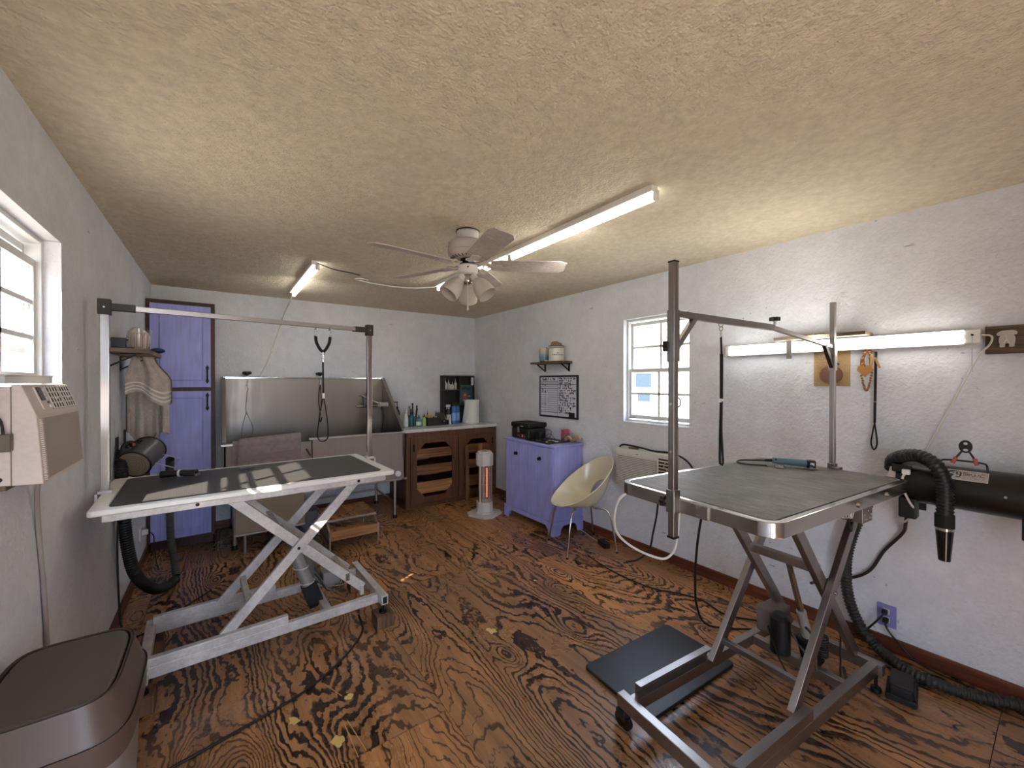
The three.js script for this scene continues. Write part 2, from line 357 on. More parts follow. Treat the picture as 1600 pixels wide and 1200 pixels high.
// openings: left window, right window, the doorway behind the camera
const LW = { z0: -2.396, z1: -1.752, y0: 1.19, y1: 2.05 };
const RW = { z0: -2.428, z1: -1.785, y0: 1.13, y1: 2.06 };
const DOOR = { x0: -0.38, x1: 0.56, y1: 2.04 };
struct('wall_left', [
  b6(XL - WT, XL, 0, HC, ZB - WT, LW.z0), b6(XL - WT, XL, 0, HC, LW.z1, ZF + WT),
  b6(XL - WT, XL, 0, LW.y0, LW.z0, LW.z1), b6(XL - WT, XL, LW.y1, HC, LW.z0, LW.z1)], M.wall);
struct('wall_right', [
  b6(XR, XR + WT, 0, HC, ZB - WT, RW.z0), b6(XR, XR + WT, 0, HC, RW.z1, ZF + WT),
  b6(XR, XR + WT, 0, RW.y0, RW.z0, RW.z1), b6(XR, XR + WT, RW.y1, HC, RW.z0, RW.z1)], M.wall);
struct('wall_back', b6(XL, XR, 0, HC, ZB - WT, ZB), M.wall);
struct('wall_front', [b6(XL, DOOR.x0, 0, HC, ZF, ZF + WT), b6(DOOR.x1, XR, 0, HC, ZF, ZF + WT), b6(DOOR.x0, DOOR.x1, DOOR.y1, HC, ZF, ZF + WT)], M.wall);
struct('baseboard_right', b6(XR - 0.014, XR, 0, 0.08, ZB, ZF, 0.003), M.baseboard);
struct('baseboard_left', b6(XL, XL + 0.014, 0, 0.08, ZB, ZF, 0.003), M.baseboard);
struct('baseboard_back', b6(XL + 0.014, XR - 0.014, 0, 0.08, ZB, ZB + 0.014, 0.003), M.baseboard);
// bead in the back right corner, and the panel that closes the wall under the right window
struct('trim_2', [cyl(0.006, 0.006, HC, XR - 0.006, HC / 2, ZB + 0.006)], M.wall);
struct('trim_3', [b6(XR - 0.004, XR, 0.93, 1.125, -2.5, -1.74, 0.001), b6(XR - 0.008, XR, 1.118, 1.13, -2.46, -1.75, 0.002)], M.wall);
struct('trim_4', [b6(DOOR.x0 - 0.07, DOOR.x0, 0, DOOR.y1 + 0.07, ZF - 0.015, ZF), b6(DOOR.x1, DOOR.x1 + 0.07, 0, DOOR.y1 + 0.07, ZF - 0.015, ZF), b6(DOOR.x0, DOOR.x1, DOOR.y1, DOOR.y1 + 0.07, ZF - 0.015, ZF)], M.frameWood);

// sash windows: frame, two sashes with muntins, one pane in each light
function windowUnit(name, side, W, sashes) {       // side -1: left wall, 1: right wall
  const g = structGroup(name), wall = side < 0 ? XL : XR;
  const X = (d0, d1) => (side < 0 ? [wall - d1, wall - d0] : [wall + d0, wall + d1]);
  const bb = (d0, d1, y0, y1, z0, z1, r = 0.002) => { const [a, b] = X(d0, d1); return b6(a, b, y0, y1, z0, z1, r); };
  const fr = 0.018, bx0 = W.z0, bx1 = W.z1;
  mesh('window_frame', [bb(0.05, 0.13, W.y0, W.y1, bx0, bx0 + fr), bb(0.05, 0.13, W.y0, W.y1, bx1 - fr, bx1), bb(0.05, 0.13, W.y1 - fr, W.y1, bx0 + fr, bx1 - fr), bb(0.05, 0.13, W.y0, W.y0 + fr, bx0 + fr, bx1 - fr)], M.windowWhite, g);
  for (const { d, y0, y1, rows, cols } of sashes) {
    const st = 0.02, s = [], z0 = bx0 + fr, z1 = bx1 - fr;
    s.push(bb(d, d + 0.022, y0, y1, z0, z0 + st), bb(d, d + 0.022, y0, y1, z1 - st, z1), bb(d, d + 0.022, y1 - 0.03, y1, z0 + st, z1 - st), bb(d, d + 0.022, y0, y0 + 0.034, z0 + st, z1 - st));
    const sash = mesh('sash', s, M.windowWhite, g);
    const gy0 = y0 + 0.034, gy1 = y1 - 0.03, gz0 = z0 + st, gz1 = z1 - st;
    for (let c = 1; c < cols; c++) { const z = lerp(gz0, gz1, c / cols); mesh('muntin', bb(d + 0.004, d + 0.018, gy0, gy1, z - 0.009, z + 0.009, 0.001), M.windowWhite, sash); }
    for (let r = 1; r < rows; r++) { const y = lerp(gy0, gy1, r / rows); mesh('muntin', bb(d + 0.004, d + 0.018, y - 0.009, y + 0.009, gz0, gz1, 0.001), M.windowWhite, sash); }
    for (let c = 0; c < cols; c++) for (let r = 0; r < rows; r++) {
      const za = lerp(gz0, gz1, c / cols), zb = lerp(gz0, gz1, (c + 1) / cols), ya = lerp(gy0, gy1, r / rows), yb = lerp(gy0, gy1, (r + 1) / rows);
      mesh('pane', bb(d + 0.0105, d + 0.0135, ya, yb, za, zb, 0), M.glass, sash);
    }
  }
  return g;
}
M.windowWhite = std(0xd6d6d2, 0.45);
// left: the lower sash is pushed up to stand on the air conditioner
windowUnit('window_1', -1, LW, [
  { d: 0.095, y0: 1.60, y1: 2.022, rows: 2, cols: 2 },
  { d: 0.066, y0: 1.492, y1: 1.965, rows: 3, cols: 2 }]);
const w2 = windowUnit('window_2', 1, RW, [
  { d: 0.095, y0: 1.575, y1: 2.032, rows: 2, cols: 2 },
  { d: 0.066, y0: 1.158, y1: 1.61, rows: 2, cols: 2 }]);
mesh('sash_lock', [b6(XR + 0.04, XR + 0.066, 1.163, 1.172, -2.4, -2.35, 0.003), b6(XR + 0.03, XR + 0.066, 1.163, 1.172, -2.15, -2.06, 0.003)], std(0x8d8c88, 0.4, 0.8), w2);
struct('window_sill_1', b6(XR, XR + 0.06, 1.125, 1.134, RW.z0, RW.z1, 0.002), M.windowWhite);

// outdoors: bare ground, a pale neighbouring house on either side
struct('ground', b6(-40, 40, -0.3, -0.125, -40, 40), std(0xffffff, 0.95, 0, { map: dataTexture(256, 256, (u, v) => { const k = 1 + 0.12 * tnoise(u * 6, v * 6, 6, 111) + 0.12 * tnoise(u * 40, v * 40, 40, 112); return [196 * k, 182 * k, 160 * k]; }, true, 3, 3) }));
M.siding = std(0x8d8b87, 0.8);
M.blueGlass = std(0x22323d, 0.25);
function house(label, x0, x1, y1, z0, z1, faceX, wins) {
  const h = thing('neighbouring_house', label, 'house', [0, -0.125, 0]);
  mesh('wall', b6(x0, x1, 0, y1, z0, z1), M.siding, h);
  const s = Math.sign((x0 + x1) / 2 - faceX) || 1;
  for (let y = 0.2; y < y1; y += 0.22) mesh('siding_board', b6(faceX - s * 0.02, faceX, y, y + 0.21, z0, z1), M.siding, h);
  const zc = (z0 + z1) / 2, xc = (x0 + x1) / 2;
  const g = ext([[x0 - 0.4 - xc, 0], [x1 + 0.4 - xc, 0], [0, 1.2]], z1 - z0 + 0.6);
  mesh('roof', move(g, xc, y1, z0 - 0.3), std(0x9a948c, 0.9), h);
  for (const [wy0, wy1, wz0, wz1] of wins) {
    const w = mesh('window', [b6(faceX - s * 0.05, faceX, wy0 - 0.06, wy0, wz0 - 0.06, wz1 + 0.06), b6(faceX - s * 0.05, faceX, wy1, wy1 + 0.06, wz0 - 0.06, wz1 + 0.06), b6(faceX - s * 0.05, faceX, wy0, wy1, wz0 - 0.06, wz0), b6(faceX - s * 0.05, faceX, wy0, wy1, wz1, wz1 + 0.06)], M.white, h);
    mesh('pane', b6(faceX - s * 0.035, faceX, wy0, wy1, wz0, wz1), M.blueGlass, w);
  }
  return h;
}
house('pale boarded house seen through the right hand window beyond the steel post', 10, 15, 5.2, -14, 1, 10, [[1.46, 1.87, -7.58, -7.04], [1.05, 1.25, -7.52, -7.07]]);
house('pale boarded house seen through the left window above the air conditioner', -13, -8.5, 2.6, -16, 6, -8.5, [[1.2, 2.0, -9.5, -8.4]]);

// ================================================================ lamps
function glowTube(parent, p, q, r) { return mesh('tube', rod(p, q, r, r, 16), M.tube, parent); }
function areaLamp(parent, name, w, h, pos, target, intensity) {
  const l = new THREE.RectAreaLight(TUBE_COLOR, intensity, w, h); l.name = name; l.position.copy(pos); l.lookAt(target); parent.add(l); return l;
}
// ceiling battens: box against the ceiling, two sockets, one bare tube
function batten(label, x, z0, z1, lamps = 1) {
  const t = thing('fluorescent_batten', label, 'light fixture', [x, HC, (z0 + z1) / 2], 0, 'bare tube lights on the ceiling');
  const L = z1 - z0;
  mesh('housing', box(0.045, 0.032, L, -0.012, -0.016, 0, 0.004), M.whiteGloss, t);
  for (const s of [-1, 1]) mesh('socket', [box(0.03, 0.05, 0.016, 0.008, -0.042, s * (L / 2 - 0.008), 0.004)], M.white, t);
  glowTube(t, V(0.008, -0.05, -L / 2 + 0.016), V(0.008, -0.05, L / 2 - 0.016), 0.014);
  areaLamp(t, 'tube_light', 0.022, L - 0.04, V(0.008, -0.067, 0), V(x + 0.008, 0, (z0 + z1) / 2), TUBE_LAMP);
  return t;
}
batten('long bare ceiling tube light, nearest the camera, right of the ceiling fan', 1.662, -2.325, -1.15);
batten('bare ceiling tube light mostly hidden behind the ceiling fan shades', 1.662, -3.505, -2.335);
batten('short looking bare ceiling tube light above the steel bathtub', 0.603, -4.59, -3.37);

// ================================================================ the two grooming tables
function knob(parent, p, axis, name = 'clamp_knob') {   // black star knob with a short stud, axis = direction it points
  const a = axis.clone().normalize(), g = [];
  const star = new THREE.Shape(); for (let i = 0; i < 24; i++) { const t = i / 24 * Math.PI * 2, r = 0.019 + 0.0035 * Math.cos(t * 6); star[i ? 'lineTo' : 'moveTo'](Math.cos(t) * r, Math.sin(t) * r); }
  g.push(fin(aim(ext(star, 0.018, 0.002), p.clone().addScaledVector(a, 0.016), p.clone().addScaledVector(a, 1))));
  const k = mesh(name, g, M.black, parent);
  mesh('stud', rod(p, p.clone().addScaledVector(a, 0.02), 0.006), M.steel, k);
  return k;
}
// ---- left table: white scissor-lift table with ribbed black mat and an H-shaped overhead arm
const LT = { x: 0.195, z: -2.735, turn: 2.2 * D2R, top: 0.96, L: 1.30, W: 0.73 };
{
  const t = thing('grooming_table', 'white scissor-lift grooming table with ribbed black mat and overhead bar', 'table', [LT.x, 0, LT.z], LT.turn);
  const hl = LT.L / 2, hw = LT.W / 2, Y = LT.top;
  // rim with a bevelled outer edge, built round the mat
  const outer = rrect(LT.L, LT.W, 0.02), inner = rrect(LT.L - 0.12, LT.W - 0.09, 0.035);
  const ring = ext(outer, 0.026, 0.006, [new THREE.Path(inner.getPoints(10).reverse())]);
  mesh('rim', move(ring, 0, Y - 0.026, 0, 0, -Math.PI / 2), M.whiteTop, t);
  mesh('board', box(LT.L - 0.1, 0.018, LT.W - 0.07, 0, Y - 0.016, 0), M.blockWood, t);
  mesh('mat', move(ext(rrect(LT.L - 0.122, LT.W - 0.092, 0.034), 0.008, 0.002), 0, Y - 0.006, 0, 0, -Math.PI / 2), M.ribMat, t);
  const ay = Y - 0.044;
  mesh('apron', [box(LT.L - 0.08, 0.038, 0.03, 0, ay, hw - 0.06, 0.003), box(LT.L - 0.08, 0.038, 0.03, 0, ay, -hw + 0.06, 0.003), box(0.03, 0.038, LT.W - 0.12, -hl + 0.06, ay, 0, 0.003), box(0.03, 0.038, LT.W - 0.12, hl - 0.06, ay, 0, 0.003)], M.whiteFrame, t);
  for (const [x, s] of [[-hl + 0.36, 1], [hl - 0.2, 1]]) mesh('bolt', cyl(0.008, 0.008, 0.006, x, ay, s * (hw - 0.044), 'z', 12), M.iron, t);
  // base: two long rails, end bars, raised slide tracks over the left half
  const ry = 0.148, rz = 0.215;
  for (const s of [1, -1]) {
    const rail = mesh('base_rail', box(1.1, 0.052, 0.034, 0.06, ry, s * rz, 0.003), M.whiteFrame, t);
    mesh('slide_track', [box(0.58, 0.036, 0.008, -0.19, ry + 0.044, s * (rz + (s > 0 ? 0.013 : -0.013)), 0.002), box(0.58, 0.005, 0.03, -0.19, ry + 0.0635, s * rz, 0.001)], M.whiteFrame, rail);
  }
  mesh('end_bar', box(0.042, 0.05, 0.56, -0.49, ry, 0, 0.003), M.whiteFrame, t);
  const eb = mesh('end_bar', box(0.042, 0.056, 0.6, 0.612, ry + 0.012, 0, 0.003), M.whiteFrame, t);
  mesh('open_end', box(0.026, 0.038, 0.002, 0.612, ry + 0.012, 0.3006), M.blackMatte, eb);
  mesh('middle_bar', box(0.042, 0.046, 0.43, 0.31, ry, 0, 0.003), M.whiteFrame, t);
  for (const [x, z] of [[0.612, 0.27], [0.612, -0.27], [-0.49, 0.25], [-0.49, -0.25]]) mesh('levelling_foot', [cyl(0.007, 0.007, 0.05, x, 0.105, z, 'y', 10), cyl(0.022, 0.024, 0.012, x, 0.082, z, 'y', 16)], M.iron, t);
  // scissors, front and back
  const pairs = [0.19, -0.19];
  for (const w of pairs) {
    const s = Math.sign(w);
    mesh('scissor_leg', bar(V(-0.175, 0.905, w - s * 0.032), V(0.52, 0.215, w - s * 0.032), 0.024, 0.052, 0.003), M.whiteFrame, t);
    const l2 = mesh('scissor_leg', bar(V(-0.185, 0.195, w), V(0.475, 0.895, w), 0.024, 0.052, 0.003), M.whiteFrame, t);
    mesh('pivot_bolt', cyl(0.008, 0.008, 0.006, 0.158, 0.56, w + s * 0.014, 'z', 12), M.iron, l2);
    mesh('pivot_lug', [box(0.024, 0.06, 0.03, 0.515, 0.2, w - s * 0.032, 0.004)], M.whiteFrame, t);
  }
  mesh('cross_bar', box(0.028, 0.045, 0.36, -0.075, 0.31, 0, 0.003), M.whiteFrame, t);
  mesh('cross_bar', bar(V(0.43, 0.305, -0.17), V(0.43, 0.305, 0.17), 0.03, 0.05, 0.003), M.chrome, t);
  mesh('cross_bar', bar(V(0.055, 0.68, -0.17), V(0.055, 0.68, 0.17), 0.03, 0.045, 0.003), M.whiteFrame, t);
  // lifting motor: grey ram, dark gearbox, control unit and its loose wires
  mesh('ram', [rod(V(0.095, 0.64, 0.0), V(0.16, 0.5, 0.02), 0.016), rod(V(0.16, 0.5, 0.02), V(0.245, 0.25, 0.03), 0.036)], std(0x9b9793, 0.45, 0.4), t);
  mesh('gearbox', bar(V(0.238, 0.27, 0.03), V(0.285, 0.14, 0.035), 0.085, 0.085, 0.008), M.blackMatte, t);
  mesh('motor', rod(V(0.225, 0.46, -0.04), V(0.3, 0.24, -0.03), 0.03), std(0x5c534b, 0.6), t);
  mesh('control_unit', box(0.12, 0.09, 0.1, 0.385, 0.26, -0.02, 0.008), std(0x8b8480, 0.6), t);
  for (let i = 0; i < 6; i++) { const a = rnd(), b = rnd(); mesh('wire', tube([[0.27, 0.27 + 0.02 * i, 0.06], [0.33 + 0.05 * a, 0.2 + 0.05 * b, 0.09], [0.4 + 0.06 * b, 0.2 + 0.06 * a, 0.08 - 0.02 * i], [0.42, 0.27, 0.02], [0.36 + 0.03 * a, 0.31, 0.03]], 0.003, 30, 6), i % 2 ? M.cord : std(0x77706a, 0.6), t); }
  mesh('cable_tie', [tor(0.04, 0.003, 0.2, 0.38, 0.027, 'y'), tor(0.043, 0.003, 0.232, 0.285, 0.03, 'y')], M.whiteCord, t);
  // overhead arm
  const py = 1.86, pz = -0.035, pxl = -hl + 0.012, pxr = hl + 0.012, ph = 0.032;
  for (const [px, s, z] of [[pxl, 1, pz + 0.02], [pxr, -1, pz - 0.09]]) {
    mesh('post', [box(ph, py - Y - 0.02, ph, px, (py + Y) / 2 - 0.01, z, 0.002)], M.chrome, t);
    mesh('corner_joint', [box(0.046, 0.075, 0.046, px, py - 0.01, z, 0.003), box(0.1, 0.034, 0.036, px + s * 0.06, py - 0.008, z, 0.003)], std(0x26231f, 0.5), t);
    mesh('post_clamp', [box(0.05, 0.014, 0.06, px - s * 0.0, Y + 0.005, z, 0.003), box(0.012, 0.05, 0.05, px - s * 0.03, Y - 0.025, z, 0.003)], M.whiteFrame, t);
    mesh('screw', cyl(0.004, 0.004, 0.004, px, py - 0.012, z + 0.0235, 'z', 10), M.steel, t);
  }
  mesh('overhead_bar', bar(V(pxl + 0.1, py - 0.008, pz + 0.02 - 0.007), V(pxr - 0.1, py - 0.008, pz - 0.09 + 0.007), 0.028, 0.026, 0.002), M.steel, t);
}
single('wood_block', box(0.105, 0.076, 0.115, LT.x + 0.612 + 0.01, 0.038, LT.z + 0.24, 0.003), M.blockWood, 'dark wooden block under the front foot of the white grooming table', 'block');
single('wood_block', box(0.1, 0.076, 0.1, LT.x + 0.60, 0.038, LT.z - 0.29, 0.003), M.blockWood, 'dark wooden block under the rear right foot of the white table', 'block');
single('wood_block', box(0.1, 0.076, 0.1, LT.x - 0.485, 0.038, LT.z + 0.265, 0.003), M.blockWood, 'dark wooden block under the front left foot of the white table, by the bin', 'block');
single('wood_block', box(0.1, 0.076, 0.1, LT.x - 0.495, 0.038, LT.z - 0.235, 0.003), M.blockWood, 'dark wooden block under the rear left foot of the white table', 'block');

// ---- right table: polished steel lift table with a grey rubber top and two posts
const RT = { x: 2.03, z: -0.829, turn: -5.3 * D2R, top: 1.04, L: 1.17, W: 0.675 };
{
  const t = thing('grooming_table', 'polished steel grooming table with grey rubber top and two square posts', 'table', [RT.x, 0, RT.z], RT.turn);
  const hl = RT.L / 2, hw = RT.W / 2, Y = RT.top;
  const band = ext(rrect(RT.L, RT.W, 0.06), 0.052, 0.003, [new THREE.Path(rrect(RT.L - 0.05, RT.W - 0.05, 0.04).getPoints(10).reverse())]);
  mesh('edge_band', move(band, 0, Y - 0.052, 0, 0, -Math.PI / 2), M.chrome, t);
  mesh('board', move(ext(rrect(RT.L - 0.05, RT.W - 0.05, 0.04), 0.03), 0, Y - 0.034, 0, 0, -Math.PI / 2), M.blockWood, t);
  mesh('top_sheet', move(ext(rrect(RT.L - 0.056, RT.W - 0.056, 0.036), 0.006, 0.0015), 0, Y - 0.005, 0, 0, -Math.PI / 2), M.rubberTop, t);
  for (const [x, z, n] of [[0.02, hw, 'z'], [0.3, hw, 'z']]) mesh('bolt', [cyl(0.011, 0.011, 0.006, x, Y - 0.028, z + 0.002, n, 14), cyl(0.005, 0.005, 0.003, x, Y - 0.028, z + 0.0055, n, 6)], M.chrome, t);
  // sub-frame of the top
  mesh('top_frame', [box(0.86, 0.035, 0.03, 0.12, Y - 0.07, 0.17, 0.002), box(0.86, 0.035, 0.03, 0.12, Y - 0.07, -0.17, 0.002), box(0.03, 0.03, 0.37, -0.29, Y - 0.07, 0, 0.002), box(0.03, 0.03, 0.37, 0.53, Y - 0.07, 0, 0.002)], M.tableSteel, t);
  mesh('bracket', [box(0.04, 0.02, 0.05, -0.48, Y - 0.062, -0.23, 0.002), box(0.04, 0.02, 0.05, -0.48, Y - 0.062, 0.25, 0.002)], M.iron, t);
  // base frame
  const ry = 0.115;
  for (const s of [1, -1]) {
    const rail = mesh('base_rail', box(1.2, 0.052, 0.036, -0.04, ry, s * 0.215, 0.003), M.tableSteel, t);
    mesh('slide_track', [box(0.5, 0.04, 0.007, -0.34, ry + 0.046, s * 0.2295, 0.001), box(0.5, 0.005, 0.032, -0.34, ry + 0.0665, s * 0.217, 0.001)], M.tableSteel, rail);
  }
  mesh('end_bar', box(0.04, 0.055, 0.54, -0.64, ry, 0, 0.003), M.tableSteel, t);
  mesh('end_bar', box(0.04, 0.055, 0.5, 0.56, ry, 0, 0.003), M.tableSteel, t);
  mesh('middle_bar', box(0.036, 0.045, 0.4, 0.28, ry, 0, 0.003), M.tableSteel, t);
  for (const [x, z] of [[-0.64, -0.25], [-0.64, 0.25]]) {
    const c = mesh('caster', [cyl(0.03, 0.03, 0.02, x, 0.03, z - 0.013, 'x', 20), cyl(0.03, 0.03, 0.02, x, 0.03, z + 0.013, 'x', 20)].map((g) => g), M.blackGloss, t);
    mesh('fork', [box(0.05, 0.035, 0.05, x, 0.064, z, 0.006), cyl(0.012, 0.012, 0.02, x, 0.082, z, 'y', 12)], M.black, c);
  }
  for (const [x, z] of [[0.56, -0.22], [0.56, 0.22]]) mesh('levelling_foot', [cyl(0.008, 0.008, 0.07, x, 0.055, z, 'y', 10), cyl(0.02, 0.022, 0.02, x, 0.01, z, 'y', 16)], M.iron, t);
  // scissors
  for (const w of [0.175, -0.175]) {
    const s = Math.sign(w);
    mesh('scissor_leg', bar(V(-0.13, 0.975, w - s * 0.03), V(0.53, 0.155, w - s * 0.03), 0.028, 0.05, 0.003), M.tableSteel, t);
    const l = mesh('scissor_leg', bar(V(-0.13, 0.145, w), V(0.53, 0.965, w), 0.028, 0.05, 0.003), M.tableSteel, t);
    mesh('pivot_bolt', cyl(0.009, 0.009, 0.012, 0.2, 0.555, w + s * 0.018, 'z', 12), M.chrome, l);
  }
  mesh('cross_bar', box(0.026, 0.026, 0.33, -0.06, 0.235, 0, 0.002), M.tableSteel, t);
  mesh('cross_bar', box(0.03, 0.04, 0.31, 0.125, 0.665, 0, 0.002), M.tableSteel, t);
  // lifting ram
  mesh('ram_rod', rod(V(0.16, 0.65, 0.02), V(0.27, 0.36, 0.03), 0.014), M.chrome, t);
  mesh('ram_body', rod(V(0.262, 0.38, 0.03), V(0.32, 0.22, 0.035), 0.021), std(0xb5ada2, 0.45, 0.5), t);
  mesh('gearbox', bar(V(0.315, 0.245, 0.035), V(0.365, 0.1, 0.04), 0.075, 0.075, 0.01), M.black, t);
  mesh('motor', [cyl(0.045, 0.045, 0.17, 0.255, 0.22, -0.06, 'y', 20), cyl(0.03, 0.045, 0.02, 0.255, 0.315, -0.06, 'y', 20)], M.black, t);
  mesh('control_unit', box(0.15, 0.13, 0.1, 0.33, 0.25, -0.13, 0.012), std(0x6f665f, 0.6), t);
  mesh('wire', tube([[0.3, 0.3, 0.02], [0.22, 0.3, 0.1], [0.2, 0.18, 0.12], [0.28, 0.13, 0.08], [0.3, 0.22, -0.02], [0.27, 0.3, -0.05]], 0.006, 50, 8), std(0x4b4741, 0.6), t);
  mesh('wire', tube([[0.22, 0.25, -0.1], [0.16, 0.2, -0.04], [0.15, 0.1, 0.04], [0.24, 0.03, 0.14], [0.33, 0.012, 0.17], [0.45, 0.04, 0.12], [0.5, 0.25, 0.1]], 0.004, 60, 6), M.cord, t);
  mesh('wire', tube([[0.3, 0.06, 0.14], [0.36, 0.03, 0.16], [0.44, 0.03, 0.15], [0.48, 0.08, 0.12]], 0.007, 30, 6), std(0x47423c, 0.6), t);
  mesh('coil_spring', tube(Array.from({ length: 60 }, (_, i) => [0.345 + 0.022 * Math.cos(i * 0.9), 0.26 - i * 0.0016, 0.085 + 0.022 * Math.sin(i * 0.9)]), 0.004, 240, 6), M.cord, t);
  // control box with sockets and the coiled lead under the top
  const cb = mesh('switch_box', box(0.1, 0.085, 0.075, 0.215, Y - 0.098, hw - 0.075, 0.002), M.tableSteel, t);
  const cz = hw - 0.037;
  mesh('box_screw', [[0.19, 0.03], [0.245, 0.032], [0.185, 0], [0.22, 0.012], [0.25, -0.006], [0.19, -0.02], [0.205, -0.022], [0.235, -0.02], [0.25, -0.022]].map(([x, y]) => cyl(0.0035, 0.0035, 0.004, x, Y - 0.105 + y, cz, 'z', 8)), M.aluRim, cb);
  mesh('coiled_lead', tube(Array.from({ length: 46 }, (_, i) => [0.06 + i * 0.0012 + 0.012 * Math.cos(i * 1.0), Y - 0.085 + 0.022 * Math.sin(i * 1.0), hw - 0.06 - 0.01 * Math.cos(i * 0.1)]), 0.0025, 200, 6), std(0xc8bfb6, 0.5), t);
  mesh('lead', tube([[0.11, Y - 0.1, hw - 0.07], [0.15, Y - 0.13, hw - 0.08], [0.175, Y - 0.185, hw - 0.08], [0.19, Y - 0.15, hw - 0.08], [0.2, Y - 0.135, hw - 0.075]], 0.0045, 40, 8), M.cord, t);
  // near post with clamp, and far post
  const p1 = V(-hl - 0.018, 0, -0.03), p2 = V(hl - 0.012, 0, 0.035), sq = 0.027;
  mesh('post', box(sq, 1.955 - 0.888, sq, p1.x, (1.955 + 0.888) / 2, p1.z, 0.002), M.tableSteel, t);
  mesh('post_cap', [box(sq + 0.003, 0.006, sq + 0.003, p1.x, 1.957, p1.z, 0.001), box(sq + 0.005, 0.008, sq + 0.005, p1.x, 0.888, p1.z, 0.001)], M.iron, t);
  const cl = mesh('post_clamp', [box(0.038, 0.09, 0.038, p1.x, Y - 0.012, p1.z, 0.003), box(0.008, 0.05, 0.14, -hl - 0.004, Y - 0.028, p1.z + 0.07, 0.002)], M.tableSteel, t);
  mesh('bolt', [cyl(0.006, 0.006, 0.006, -hl - 0.01, Y - 0.012, p1.z + 0.1, 'x', 10), cyl(0.006, 0.006, 0.006, -hl - 0.01, Y - 0.042, p1.z + 0.1, 'x', 10)], M.chrome, cl);
  knob(t, V(p1.x, Y - 0.02, p1.z - 0.018), V(-0.25, 0, -1));
  mesh('post_ring', tor(0.018, 0.0022, p1.x + 0.026, 1.41, p1.z, 'z'), M.iron, t);
  mesh('post_screw', [cyl(0.005, 0.005, 0.005, p1.x - 0.015, 1.405, p1.z, 'x', 10), cyl(0.005, 0.005, 0.005, p1.x - 0.015, 1.22, p1.z, 'x', 10)], M.aluRim, t);
  mesh('post', box(0.022, 1.905 - Y, 0.022, p2.x, (1.905 + Y) / 2, p2.z, 0.002), M.steel, t);
  mesh('post_clamp', [box(0.034, 0.03, 0.034, p2.x, Y + 0.012, p2.z, 0.003), box(0.05, 0.012, 0.03, p2.x, Y + 0.004, p2.z + 0.02, 0.002)], M.tableSteel, t);
  // overhead bar in two telescoping halves, with diagonal braces, sleeves and knobs
  const by = 1.755;
  mesh('sleeve', box(0.034, 0.2, 0.034, p1.x, by - 0.085, p1.z, 0.002), M.tableSteel, t);
  const a0 = V(p1.x + 0.015, by, p1.z), a1 = V(0.06, by - 0.012, 0.0), a2 = V(p2.x, 1.672, p2.z);
  mesh('overhead_bar', bar(a0, a1, 0.024, 0.026, 0.002), M.tableSteel, t);
  mesh('overhead_bar', bar(a1.clone().add(V(-0.05, 0.004, 0)), a2, 0.018, 0.02, 0.002), M.steel, t);
  mesh('brace', bar(V(p1.x + 0.012, by - 0.135, p1.z), V(p1.x + 0.125, by - 0.008, p1.z + 0.003), 0.02, 0.022, 0.002), M.tableSteel, t);
  mesh('brace', bar(V(p2.x - 0.085, 1.678, p2.z - 0.003), V(p2.x - 0.004, 1.565, p2.z), 0.018, 0.02, 0.002), std(0x4a4138, 0.4, 0.7), t);
  mesh('sleeve', box(0.03, 0.14, 0.03, p2.x, 1.62, p2.z, 0.002), M.steel, t);
  knob(t, V(p1.x - 0.005, by - 0.125, p1.z), V(-0.5, 0, -1));
  knob(t, V(0.075, by + 0.004, 0.0), V(0, 1, 0));
  knob(t, V(p2.x + 0.012, 1.585, p2.z), V(1, 0, -0.3));
}

// grooming loops hanging from the bars
function localPoint(T, x, y, z) { const c = Math.cos(T.turn), s = Math.sin(T.turn); return V(T.x + x * c + z * s, y, T.z - x * s + z * c); }
{
  const p = localPoint(RT, -0.295, 1.735, -0.03);
  const t = thing('grooming_loop', 'flat black nylon grooming loop hanging from the steel table bar', 'leash', [p.x, 0.026, p.z], RT.turn);
  mesh('snap_hook', [tor(0.011, 0.002, 0, 1.712, 0, 'x'), tor(0.008, 0.002, 0, 1.692, 0, 'x'), box(0.008, 0.028, 0.006, 0, 1.668, 0, 0.002)], M.chrome, t);
  mesh('strap', [bar(V(0, 1.66, 0), V(0.004, 1.58, 0), 0.007, 0.006, 0.001, V(1, 0, 0)), bar(V(0.004, 1.585, 0), V(0.004, 1.4, 0), 0.014, 0.005, 0.001, V(1, 0, 0)), bar(V(0.004, 1.405, 0), V(0, 1.23, 0), 0.013, 0.005, 0.001, V(1, 0, 0)), tube([[0.0, 1.38, 0.004], [-0.004, 1.25, 0.006], [0.004, 1.16, 0.006], [0.008, 1.11, 0.003], [0.006, 1.108, -0.003], [0.003, 1.2, -0.005], [0.004, 1.3, -0.004]], 0.005, 50, 6)], M.blackMatte, t);
  mesh('slider', box(0.018, 0.016, 0.014, 0.003, 1.385, 0, 0.003), M.white, t);
}
